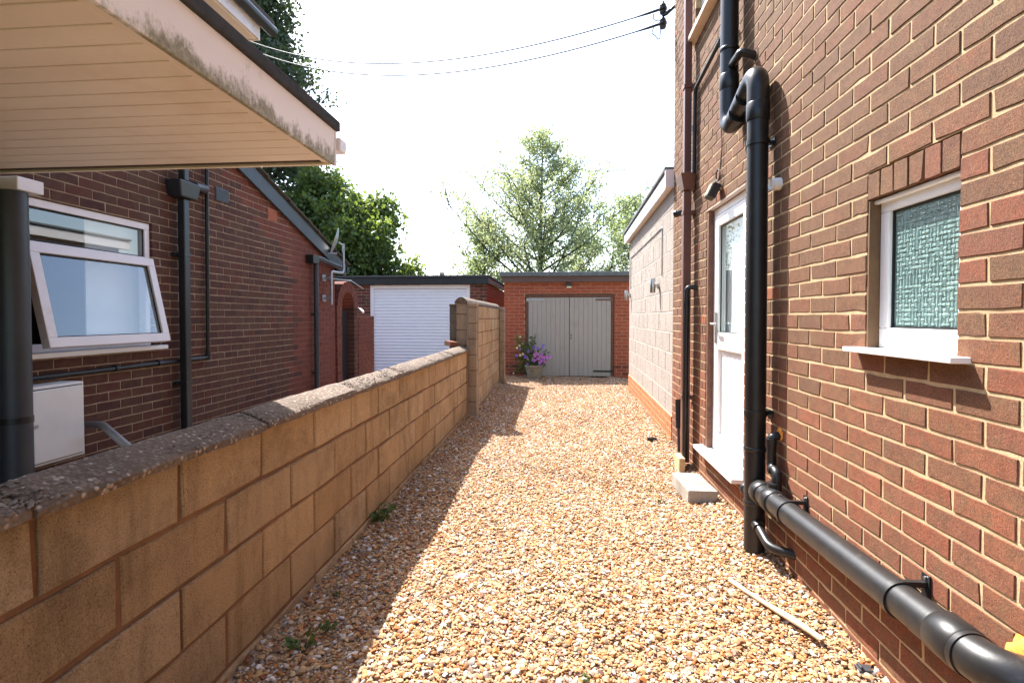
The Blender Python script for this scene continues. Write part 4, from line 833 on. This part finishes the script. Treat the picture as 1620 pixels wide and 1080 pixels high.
rw = thing('red_garden_wall', 'short red brick wall between the archway and white garage door', 'wall', (-3.6, 9.5, 0))
masonry(rw, FA, 9.06, 9.85, 0.0, 1.36, 9.0, 0.0, lambda u, z, i: 'brick_rust', D=0.10, pname='brick', nmax=200)
mb = MB(); mb.box(9.062, 9.848, 0.007, 0.20, -0.05, 1.355, FA); mb.build('wall', 'house_mortar', rw)
mb = MB(); mb.tube([(-3.5, 9.0, 1.47), (-3.42, 8.93, 1.42)], 0.022, 12); mb.tube([(-3.55, 9.02, 1.5), (-3.5, 9.0, 1.47)], 0.01, 8); tag(mb.build('security_camera', 'pvc', None, 'auto'), 'tiny white bullet camera beside the brick archway', 'camera')
# meter box, conduit, thick pipe
mt2 = thing('meter_box', 'white utility meter box with hinged lid under the tilted window', 'meter box', (-3.45, 3.22, 0.35))
mb = MB(); mb.box(-3.56, -3.385, 3.02, 3.435, 0.35, 0.875); mb.build('case', 'meter_white', mt2, bev=0.006)
mb = MB(); mb.box(-3.3848, -3.381, 3.036, 3.419, 0.368, 0.857); mb.build('lid_shadow_gap', 'rubber', mt2)  # dark slab standing in for the shadow gap around the lid
mb = MB(); mb.box(-3.3805, -3.368, 3.042, 3.413, 0.374, 0.851); mb.build('lid', 'meter_white', mt2, bev=0.005)
mb = MB(); mb.lathe([(0.012, 0), (0.012, 0.004)], (0, 0, 0), 12, Matrix.Translation((-3.3675, 3.075, 0.62)) @ Matrix.Rotation(R(90), 4, 'Y')); mb.build('lock', 'galv', mt2)
mb = MB(); mb.tube(arc([(-3.56, 3.62, 0.52), (-3.42, 3.62, 0.52), (-2.3, 2.72, 0.50), (-2.2, 2.66, 0.3)], 0.08), 0.026, 14); tag(mb.build('grey_conduit', 'galv', None, 'auto'), 'grey plastic conduit sticking out of dark bricks toward the low wall', 'conduit')
tp = thing('thick_pipe', 'thick dark grey vertical pipe at the left of the tilted window', 'pipe', (-3.41, 3.0, 0))
mb = MB(); mb.tube([(-3.425, 3.0, -0.02), (-3.425, 3.0, 2.117)], 0.082, 28); mb.build('pipe', 'grey_plastic', tp, 'auto')
mb = MB(); mb.tube([(-3.425, 3.0, 0.66), (-3.425, 3.0, 0.70)], 0.0855, 28); mb.build('clip', 'black_plastic', tp, 'auto')

# ------------------------------------------------------------------ flat canopy roof upper left
cn = thing('canopy_roof', 'flat porch canopy with pale boarded soffit and algae stained white fascia', 'canopy', (-2.4, 1.2, 2.2))
y = 2.865
while y > -0.8:
    mb = MB(); mb.box(-3.565, -1.345, y - 0.110, y, 2.220, 2.234); mb.build('soffit_board', 'soffit', cn, bev=0.004); y -= 0.115
mb = MB(); mb.box(-3.565, -1.31, -0.8, 2.90, 2.2345, 2.30); mb.build('deck', 'brown_board', cn)
mb = MB(); mb.box(-1.343, -1.318, -0.8, 2.895, 2.216, 2.2342); mb.build('edge_trim', 'soffit', cn, bev=0.003)
mb = MB(); mb.box(-1.3165, -1.304, -0.8, 2.895, 2.212, 2.2342); mb.build('edge_trim', 'soffit', cn, bev=0.003)
mb = MB(); mb.box(-3.565, -1.3445, 2.868, 2.885, 2.214, 2.2342); mb.build('end_trim', 'brown_board', cn, bev=0.002)
mb = MB(); mb.box(-3.565, -1.302, 2.8965, 2.92, 2.205, 2.40); mb.build('end_fascia', 'soffit', cn, bev=0.003)
mb = MB(); mb.box(-1.3015, -1.28, -0.8, 2.915, 2.207, 2.405); mb.build('fascia', 'fascia_algae', cn, bev=0.003)
mb = MB(); mb.box(-1.30, -1.2785, 2.9155, 2.945, 2.207, 2.405); mb.build('corner_cap', 'pvc_pink', cn, bev=0.003)
mb = MB(); mb.box(-1.31, -1.262, -0.8, 2.96, 2.4065, 2.465); mb.box(-3.6, -1.3105, 2.91, 2.96, 2.4065, 2.465); mb.build('felt_edge', 'felt', cn, bev=0.008)
mb = MB(); mb.box(-3.565, -1.311, -0.8, 2.909, 2.408, 2.44); mb.build('roof_felt', 'felt', cn)
mb = MB(); mb.prism([(2.947, 2.30), (3.03, 2.30), (3.045, 2.33), (3.045, 2.375), (2.947, 2.375)], 0, -1.33, -1.262) ; mb.build('gutter_end', 'pvc_pink', cn, bev=0.006)
mb = MB(); mb.box(-3.565, -3.325, 2.95, 3.12, 2.12, 2.204); mb.build('wall_bracket', 'pvc_pink', cn, bev=0.006)

# ------------------------------------------------------------------ grey door garage
GY = 11.5
ga = thing('brick_garage', 'red brick garage with grey timber double doors at the drive end', 'garage', (0.2, GY, 0))
FG = frame(0, GY, 0)
go_ = (-0.71, 1.235, -0.2, 1.84)
core(ga, FG, -1.18, 1.75, -0.1, 2.12, 0.0035, 0.2, grow([go_], 0.006), 'mortar_garage')
masonry(ga, FG, -1.185, 1.75, -0.02, 2.115, -1.185, -0.02, lambda u, z, i: 'brick_garage' if z > 0.3 or random.random() < 0.4 else 'brick_rust', 0.225, 0.075, 0.010, 0.10, [go_])
mb = MB(); mb.box(-1.183, -1.0, GY + 0.201, 16.5, -0.1, 2.12); mb.build('side_wall', 'brick_garage', ga)
mb = MB(); mb.box(-1.24, 1.9, GY - 0.09, GY - 0.06, 2.10, 2.225); mb.build('fascia_board', 'brown_board', ga, bev=0.003)
mb = MB(); mb.box(-1.27, 1.95, GY - 0.13, GY + 5.0, 2.2265, 2.32); mb.build('roof_felt', 'felt_light', ga, bev=0.01)
mb = MB(); mb.box(-1.18, 1.75, GY - 0.059, GY + 0.02, 2.12, 2.13); mb.build('soffit', 'brown_board', ga)
fy = GY + 0.03
mb = MB(); mb.box(-0.705, 1.23, fy, fy + 0.08, 1.775, 1.835); mb.box(-0.705, -0.65, fy, fy + 0.08, -0.05, 1.7745); mb.box(1.175, 1.23, fy, fy + 0.08, -0.05, 1.7745); mb.build('door_frame', 'brown_frame', ga, bev=0.004)
for (xa, xb) in ((-0.645, 0.258), (0.268, 1.17)):
    lf = thing('door_leaf', None, None, ((xa + xb) / 2, fy, 0)); [lf.pop(k, None) for k in ('label', 'category')]
    lf.parent = ga; lf.matrix_parent_inverse = parent_inv(ga)
    nb = 9; wd = (xb - xa) / nb
    for i in range(nb):
        mb = MB(); j = random.uniform(-0.0015, 0.0015); mb.box(xa + i * wd + 0.0015, xa + (i + 1) * wd - 0.0015, fy + 0.012 + j, fy + 0.03 + j, 0.03 + random.uniform(0, 0.006), 1.768); mb.build('board', 'grey_wood', lf, bev=0.004)
    mb = MB(); mb.box(xa, xb, fy + 0.032, fy + 0.06, 0.04, 1.765); mb.build('back_frame', 'grey_wood', lf)
mb = MB(); mb.box(-0.70, 1.22, fy + 0.10, fy + 0.12, -0.05, 2.0); mb.build('light_block_panel', 'soil', ga)  # added unseen dark panel, stops light showing between the door leaves
def hinge(xa, xb, z, mat, flip):
    mb = MB(); mb.box(xa, xb, fy + 0.002, fy + 0.009, z - 0.02, z + 0.02)
    e = xa if flip else xb; mb.box(e - 0.03, e + 0.03, fy - 0.006, fy + 0.0015, z - 0.035, z + 0.035); mb.build('strap_hinge', mat, ga, bev=0.002)
hinge(-0.66, -0.30, 1.715, 'galv', True); hinge(0.83, 1.18, 1.715, 'rust', False); hinge(0.79, 1.19, 0.145, 'black_paint', False)
for z in (0.93, 0.87):
    mb = MB(); mb.lathe([(0.014, 0), (0.014, 0.008)], (0, 0, 0), 12, Matrix.Translation((0.30, fy + 0.0105, z)) @ Matrix.Rotation(R(90), 4, 'X')); mb.build('lock', 'black_paint', ga)
gl = thing('garage_lamp', 'small square bulkhead lamp above the grey garage doors', 'lamp', (0.25, GY - 0.05, 2.0))
mb = MB(); mb.box(0.19, 0.31, GY - 0.09, GY - 0.004, 2.01, 2.075); mb.build('housing', 'black_paint', gl, bev=0.006)
mb = MB(); mb.box(0.20, 0.30, GY - 0.08, GY - 0.006, 1.965, 2.009); mb.build('lens', 'lens', gl, bev=0.006)
# white roller door garage
LY = 12.0
lg = thing('neighbour_garage', 'flat roofed brick garage with white roller shutter door', 'garage', (-3.2, LY, 0))
FN = frame(0, LY, 0); lo = (-4.44, -2.03, -0.2, 2.10)
core(lg, FN, -5.2, -1.645, -0.1, 2.12, 0.006, 0.2, grow([lo], 0.006), 'mortar_dull')
masonry(lg, FN, -5.2, -1.64, -0.02, 2.115, -5.2, -0.02, lambda u, z, i: 'brick_plum' if random.random() < 0.5 else 'brick_rust', D=0.10, opens=[lo], nmax=120)
FS = frame(-1.64, LY, R(90))
masonry(lg, FS, 0.105, 4.0, -0.02, 2.115, 0.0, -0.02, lambda u, z, i: 'brick_rust', D=0.09, nmax=60)
mb = MB(); mb.box(-1.84, -1.648, LY + 0.201, 16.2, -0.1, 2.12); mb.build('side_wall', 'mortar_dull', lg)
mb = MB(); mb.box(-5.3, -1.585, LY - 0.09, LY - 0.06, 2.10, 2.255); mb.build('fascia_board', 'black_paint', lg, bev=0.003)
mb = MB(); mb.box(-1.62, -1.595, LY - 0.0595, 16.4, 2.12, 2.245); mb.build('side_fascia', 'brown_board', lg, bev=0.003)
mb = MB(); mb.box(-5.35, -1.56, LY - 0.13, 16.5, 2.2565, 2.30); mb.build('roof_felt', 'felt', lg, bev=0.008)
mb = MB(); mb.box(-2.72, -2.62, LY - 0.15, LY - 0.02, 2.30, 2.37); mb.build('roof_vent', 'concrete', lg, bev=0.01)
fy2 = LY + 0.02
mb = MB(); mb.box(-4.435, -2.035, fy2, fy2 + 0.07, 2.0, 2.095); mb.box(-4.435, -4.35, fy2, fy2 + 0.07, -0.05, 1.9995); mb.box(-2.12, -2.035, fy2, fy2 + 0.07, -0.05, 1.9995); mb.build('door_frame', 'pvc', lg, bev=0.004)
rd = thing('roller_door', None, None, (-3.2, fy2, 0)); [rd.pop(k, None) for k in ('label', 'category')]; rd.parent = lg; rd.matrix_parent_inverse = parent_inv(lg)
for i in range(27):
    z = i * 0.0745 - 0.02; mb = MB(); mb.prism([(fy2 + 0.030, z + 0.0005), (fy2 + 0.021, z + 0.010), (fy2 + 0.019, z + 0.035), (fy2 + 0.021, z + 0.063), (fy2 + 0.030, z + 0.0735), (fy2 + 0.05, z + 0.07), (fy2 + 0.05, z + 0.004)], 0, -4.3495, -2.1205)
    mb.build('slat', 'shutter_white', rd, 'auto')
mb = MB(); mb.box(-4.3495, -2.1205, fy2 + 0.052, fy2 + 0.06, -0.05, 2.0); mb.build('backing', 'pvc', rd)

# ------------------------------------------------------------------ small things on the drive
o = tag(MB().box(-0.105, 0.105, -0.22, 0.22, 0.0, 0.10).build('concrete_block', 'concrete', None, bev=0.008), 'single grey concrete block lying below the white door', 'block'); o.location = (1.02, 3.98, 0.0); o.rotation_euler = (0.0, 0.02, R(3))
o = tag(MB().box(-0.025, 0.025, -0.10, 0.10, 0.0, 0.14).build('timber_offcut', 'lath', None, bev=0.003), 'small wooden offcut standing at foot of the brown downpipe', 'wood'); o.location = (1.06, 4.60, -0.01)
mb = MB(); n_ = 14
for i in range(n_):
    pass
L_ = Vector((1.056 - 0.851, 2.147 - 2.616, 0)); ln = L_.length; mb = MB(); k = 16; vs = []
for i in range(k + 1):
    t = i / k - 0.5; zz = 0.006 * math.sin(5 * t); ww = 0.015 + 0.003 * math.sin(9 * t) + 0.004 * t
    vs += [(t * ln, -ww, zz), (t * ln, ww, zz), (t * ln, ww, zz + 0.007), (t * ln, -ww, zz + 0.007)]
fs = [(0, 1, 2, 3), (4 * k + 3, 4 * k + 2, 4 * k + 1, 4 * k)]
for i in range(k):
    for j in range(4): fs.append((i * 4 + j, (i + 1) * 4 + j, (i + 1) * 4 + (j + 1) % 4, i * 4 + (j + 1) % 4))
mb.add(vs, fs); o = tag(mb.build('wood_strip', 'lath'), 'thin pale wooden lath lying on gravel below the horizontal pipe', 'wood strip'); o.location = (0.955, 2.38, 0.036); o.rotation_euler = (0, 0, math.atan2(L_.y, L_.x))
bc = thing('plastic_fitting', 'small black plastic fitting lying on gravel by the pale wall', 'fitting', (0.98, 5.58, 0.0))
mb = MB(); mb.box(0.95, 1.01, 5.56, 5.60, 0.01, 0.06); mb.build('base', 'black_plastic', bc, bev=0.004); mb = MB(); mb.tube([(1.0, 5.58, 0.05), (1.05, 5.57, 0.045)], 0.014, 10); mb.build('spigot', 'black_plastic', bc, 'auto')
bc = thing('plastic_clip', 'small dark plastic clip on gravel at the wall foot nearest viewer', 'clip', (1.14, 2.0, 0.0))
mb = MB(); mb.box(1.11, 1.16, 1.98, 2.02, 0.02, 0.035); mb.box(1.115, 1.125, 1.985, 2.015, 0.0355, 0.045); mb.build('body', 'grey_plastic', bc, bev=0.002)
for i, (x, y, s, lb) in enumerate(((-0.47, 2.557, 0.034, 'large white pebble in the sun near the wall shadow edge'), (-0.215, 2.63, 0.026, 'flat white pebble right of centre of the drive foreground'), (-0.27, 2.61, 0.022, 'white angular pebble just left of the flat white pebble'))):
    o = stones[i].data.copy(); o.materials.clear(); o.materials.append(M['curtain']); q = tag(mk('white_pebble', o, None), lb, 'pebble', 'large white pebbles'); q.location = (x, y, 0.028); q.scale = (s, s, s * 0.8); q.rotation_euler = (0.2, 0.1, i * 1.3)

def leafquads(c, size, r, aspect=1.7, up=0.0, dirs=None):
    n = len(c); a = r.normal(size=(n, 3)); a[:, 2] = a[:, 2] * (1 - up) + up * 0.3
    if dirs is not None: a = a * 0.6 + dirs
    a /= np.linalg.norm(a, axis=1)[:, None]; b = np.cross(a, r.normal(size=(n, 3))); b /= np.linalg.norm(b, axis=1)[:, None] + 1e-9
    nrm = np.cross(a, b); s = (size * r.uniform(0.6, 1.3, n))[:, None]
    tip = c + a * s; w1 = c + a * s * 0.45 + b * s / aspect / 2 + nrm * s * 0.10; w2 = c + a * s * 0.45 - b * s / aspect / 2 + nrm * s * 0.10
    v = np.stack([c, w1, tip, w2], 1).reshape(-1, 3); return v
def quadmesh(name, v, mat, parent=None):
    n = len(v) // 4; me = bpy.data.meshes.new(name); me.vertices.add(len(v)); me.vertices.foreach_set('co', v.astype(np.float32).ravel())
    me.loops.add(n * 4); me.loops.foreach_set('vertex_index', np.arange(n * 4, dtype=np.int32)); me.polygons.add(n)
    me.polygons.foreach_set('loop_start', np.arange(0, n * 4, 4, dtype=np.int32)); me.polygons.foreach_set('loop_total', np.full(n, 4, dtype=np.int32)); me.update(calc_edges=True)
    return mk(name, me, mat, parent)
def weed(x, y, h, n, label, name='weed', spread=1.0):
    r = np.random.default_rng(int(abs(x * 1000 + y * 77))); z0 = gz(x, y) - 0.01; t = thing(name, label, 'weed', (x, y, z0), 'weeds on the drive')
    st = MB(); C = []; Dd = []
    for i in range(n):
        a = r.uniform(0, 6.28); l = h * r.uniform(0.5, 1.1); tip = Vector((x + math.cos(a) * l * 0.7 * spread, y + math.sin(a) * l * 0.7 * spread, z0 + l * 0.75))
        mid = Vector((x, y, z0)).lerp(tip, 0.5) + Vector((0, 0, l * 0.2)); st.tube([(x, y, z0), mid, tip], 0.0018, 5)
        for k in range(5):
            q = mid.lerp(tip, k / 4); C.append(q); Dd.append((tip - mid).normalized() * 0.8)
    st.build('stems', 'leaf_weed', t)
    o = quadmesh('leaves', leafquads(np.array([list(q) for q in C]), 0.04 * h / 0.1, r, 1.9, 0.2, np.array([list(q) for q in Dd])), 'leaf_weed', t); o['kind'] = 'stuff'
weed(-1.115, 3.21, 0.12, 12, 'leafy green weed growing at the foot of the low block wall')
weed(-0.99, 1.93, 0.085, 6, 'small upright weed in the shaded gravel nearest the viewer')
weed(-0.95, 2.07, 0.06, 5, 'thin weed in shaded gravel just beyond the nearest weed', spread=0.7)
weed(-1.03, 2.34, 0.035, 6, 'tiny flat weed in shaded gravel halfway to the leafy weed')
weed(0.746, 3.79, 0.035, 9, 'tiny grass tuft in sunlit gravel left of concrete block')
weed(0.74, 4.12, 0.025, 6, 'smallest yellowish tuft just behind the grass tuft by the block')
weed(0.09, 1.87, 0.03, 7, 'flat weed at the bottom edge in sunlit gravel', spread=1.3)

M['dry_leaf'] = m_leaf('dry_leaf', [(0.30, 0.13, 0.05), (0.22, 0.11, 0.05), (0.36, 0.20, 0.08), (0.16, 0.09, 0.05)], 0.2, (1, 1, 1))
lr = np.random.default_rng(31); n_ = 190
lx = np.where(lr.random(n_) < 0.75, -1.14 + 0.5 * lr.random(n_) ** 2.0, 1.16 - 0.25 * lr.random(n_) ** 2.0); ly = 1.2 + 8.5 * lr.random(n_) ** 1.6
cen = np.stack([lx, ly, np.array([gz(a, b) for a, b in zip(lx, ly)]) + 0.012], 1); dr = lr.normal(size=(n_, 3)); dr[:, 2] *= 0.12
tag(quadmesh('leaf_litter', leafquads(cen, 0.032, lr, 1.8, 0.0, dr * 1.6), 'dry_leaf'), 'dry brown leaf scraps along the edges of the gravel', 'leaf litter', kind='stuff')
# flower pot by the garage
fp = thing('flower_pot', 'stone coloured pot of pink and violet petunias before the garage', 'flower pot', (-0.52, 11.15, 0))
px_, py_ = -0.50, 11.18
mb = MB(); mb.lathe([(0.13, 0.0), (0.14, 0.02), (0.19, 0.26), (0.205, 0.27), (0.205, 0.31), (0.185, 0.31), (0.175, 0.27)], (px_, py_, 0.0), 24); mb.build('pot', 'pot', fp, 'auto')
mb = MB(); mb.lathe([(0.17, 0.0), (0.17, 0.01)], (px_, py_, 0.268), 20); mb.build('soil', 'soil', fp)
r = np.random.default_rng(5); C = []; st = MB()
for i in range(95):
    a = r.uniform(0, 6.28); l = r.uniform(0.15, 0.42); tip = Vector((px_ - 0.10 + math.cos(a) * l * 0.95, py_ + math.sin(a) * l * 0.6 - 0.02, 0.30 + r.uniform(-0.22, 0.62) * (1.0 if math.cos(a) < 0.3 else 0.55)))
    mid = Vector((px_, py_, 0.30)).lerp(tip, 0.5) + Vector((0, 0, 0.05)); st.tube([(px_ + r.uniform(-.1, .1), py_ + r.uniform(-.08, .08), 0.27), mid, tip], 0.003, 5)
    for k in range(9): C.append(list(mid.lerp(tip, k / 8) + Vector(r.normal(0, 0.02, 3))))
for i in range(7):
    tip = Vector((px_ - 0.12 + r.uniform(-0.2, 0.18), py_ + r.uniform(-0.1, 0.1), r.uniform(0.85, 1.0))); st.tube([(px_ - 0.05, py_, 0.27), tip], 0.003, 5)
    for k in range(10): C.append(list(Vector((px_ - 0.05, py_, 0.4)).lerp(tip, k / 9) + Vector(r.normal(0, 0.02, 3))))
st.build('stems', 'leaf_weed', fp); o = quadmesh('leaves', leafquads(np.array(C), 0.06, r, 2.0), 'leaf_weed', fp); o['kind'] = 'stuff'
def flowers(name, cents, mat, s):
    V = []
    for c in cents:
        c = np.array(c); nrm = np.array([r.normal(0, 0.4), -1.0, r.normal(0.3, 0.4)]); nrm /= np.linalg.norm(nrm); u = np.cross(nrm, [0, 0, 1.0]); u /= np.linalg.norm(u); w_ = np.cross(nrm, u); q = s * r.uniform(0.75, 1.2); a0 = r.uniform(0, 6.28)
        for k in range(5):
            a = a0 + k * 1.2566; d = u * math.cos(a) + w_ * math.sin(a); e = -u * math.sin(a) + w_ * math.cos(a)
            V += [c, c + d * q * 0.7 + e * q * 0.55 + nrm * q * 0.35, c + d * q + nrm * q * 0.3, c + d * q * 0.7 - e * q * 0.55 + nrm * q * 0.35]
    o = quadmesh(name, np.array(V), mat, fp); o['kind'] = 'stuff'
flowers('pink_blooms', [(px_ + 0.10 + r.normal(0, 0.10), py_ - 0.20 + r.uniform(-0.06, 0.05), 0.47 + r.normal(0, 0.075)) for i in range(24)], 'petal_pink', 0.036)
flowers('violet_blooms', [(px_ + 0.10 + r.normal(0, 0.13), py_ - 0.15 + r.uniform(-0.06, 0.05), 0.58 + r.normal(0, 0.09)) for i in range(16)] + [(px_ - 0.25 + r.normal(0, 0.09), py_ - 0.18, 0.55 + r.normal(0, 0.1)) for i in range(6)], 'petal_violet', 0.03)
flowers('pale_blooms', [(px_ - 0.22 + r.normal(0, 0.10), py_ - 0.16, 0.55 + r.normal(0, 0.2)) for i in range(10)], 'petal_white', 0.025)

# ------------------------------------------------------------------ trees
def tree(name, label, base, height, r0, limbs, leaf_mat, leaf, nleaf, seed, fork=0.25, profile=None, rise=0.75, spread=0.16, dens_pow=0.6, twig=9, lean=0.0, trunk_top=1.0, droop=0.0, cat='tree', inner=0.0):
    r = np.random.default_rng(seed); t = thing(name, label, cat, base, 'trees behind the garages and houses'); bx, by, bz = base
    tr = MB(); n = 12; pts = []; rad = []
    for i in range(n + 1):
        k = i / n; pts.append((bx + lean * k * height + 0.06 * math.sin(3 * k + seed), by + 0.06 * math.cos(4 * k + seed), bz + k * height * trunk_top)); rad.append(max(0.012, r0 * (1 - k) ** 0.8))
    tr.tube(pts, r0, 10, radii=rad); tr.build('trunk', 'bark', t, True)
    lm = MB(); C = []; wts = []
    for i in range(limbs):
        k = fork + (1 - fork) * ((i + r.uniform(0, 1)) / limbs) * 0.98; j = min(int(k * n), n - 1); p0 = Vector(pts[j]).lerp(Vector(pts[j + 1]), k * n - j)
        L = profile(k) * r.uniform(0.55, 1.15); a = i * 2.399 + r.uniform(-0.5, 0.5); el = rise * r.uniform(0.55, 1.25)
        d = Vector((math.cos(a) * math.cos(el), math.sin(a) * math.cos(el), math.sin(el)))
        m1 = p0 + d * L * 0.5; e1 = p0 + d * L + Vector((0, 0, L * (0.10 - droop))); rb = max(0.008, rad[j] * 0.45)
        lm.tube([p0, m1, e1], rb, 6, radii=[rb, rb * 0.6, 0.005])
        for q in range(twig):
            s = 0.22 + 0.78 * (q + r.uniform(0, 1)) / twig; c0 = p0.lerp(m1, s * 2) if s < 0.5 else m1.lerp(e1, s * 2 - 1)
            dv = Vector(r.normal(size=3)).normalized(); dv = (dv + d * 0.9 + Vector((0, 0, 0.25 - droop))).normalized(); tl_ = L * r.uniform(0.18, 0.42) * (1.15 - 0.6 * s)
            c1 = c0 + dv * tl_; lm.tube([c0, c1], rb * 0.3, 4, radii=[max(0.004, rb * 0.35), 0.003])
            C.append((c0, c1)); wts.append(tl_ + 0.15)
    lm.build('limbs', 'bark', t, True)
    wts = np.array(wts); wts /= wts.sum(); idx = r.choice(len(C), nleaf, p=wts); A = np.array([list(c[0]) for c in C]); B = np.array([list(c[1]) for c in C])
    s = r.random(nleaf)[:, None] ** dens_pow; cen = A[idx] * (1 - s) + B[idx] * s + r.normal(0, spread, (nleaf, 3)) * np.array([1, 1, 0.8])
    o = quadmesh('crown', leafquads(cen, leaf, r, 1.5), leaf_mat, t); o['kind'] = 'stuff'; return t
# airy central tree
tree('birch_tree', 'tall airy light green tree standing behind the grey door garage', (-0.62, 20.0, -0.03), 9.7, 0.14, 62, 'leaf_birch', 0.10, 28000, 23, 0.20,
     lambda k: 5.9 * (1 - k) ** 0.9 + 0.3, 0.66, 0.13, 0.7, 12, trunk_top=0.86)
tree('bushy_tree', 'pale green bushy tree left behind the garage roofs', (-3.1, 21.5, -0.03), 5.3, 0.10, 36, 'leaf_pale', 0.10, 10000, 12, 0.25,
     lambda k: 2.1 * (1 - k) ** 0.6 + 0.3, 0.75, 0.14)
tree('bushy_tree', 'pale green tree half hidden behind the pale block extension', (3.1, 23.0, -0.03), 6.3, 0.12, 40, 'leaf_pale', 0.11, 12000, 13, 0.2,
     lambda k: 2.2 * (1 - k) ** 0.5 + 0.3, 0.7, 0.16)
tree('low_tree', 'low green tree between birch trunk and pale extension', (1.2, 24.0, -0.03), 5.4, 0.10, 36, 'leaf_pale', 0.10, 7000, 14, 0.2,
     lambda k: 1.7 * (1 - k) ** 0.5 + 0.3, 0.6, 0.16)
# dark tall tree behind the left house
tree('dark_tree', 'tall dark evergreen tree rising behind the gabled house', (-9.5, 16.5, -0.03), 12.4, 0.25, 92, 'leaf_dark', 0.15, 40000, 15, 0.08,
     lambda k: 3.3 * (1 - k) ** 0.9 + 0.35, 0.32, 0.24, 0.5, 10)
tree('broadleaf_tree', 'sunlit broadleaf tree above the white door garage roof', (-5.8, 15.2, -0.03), 4.75, 0.14, 52, 'leaf_broad', 0.15, 17000, 16, 0.2,
     lambda k: 1.75 * (1 - k) ** 0.42 + 0.35, 0.5, 0.17)
tree('broadleaf_tree', 'taller broadleaf tree between dark evergreen and sunlit one', (-7.3, 15.6, -0.03), 5.6, 0.14, 46, 'leaf_broad', 0.15, 15000, 17, 0.2,
     lambda k: 1.6 * (1 - k) ** 0.45 + 0.35, 0.5, 0.17)
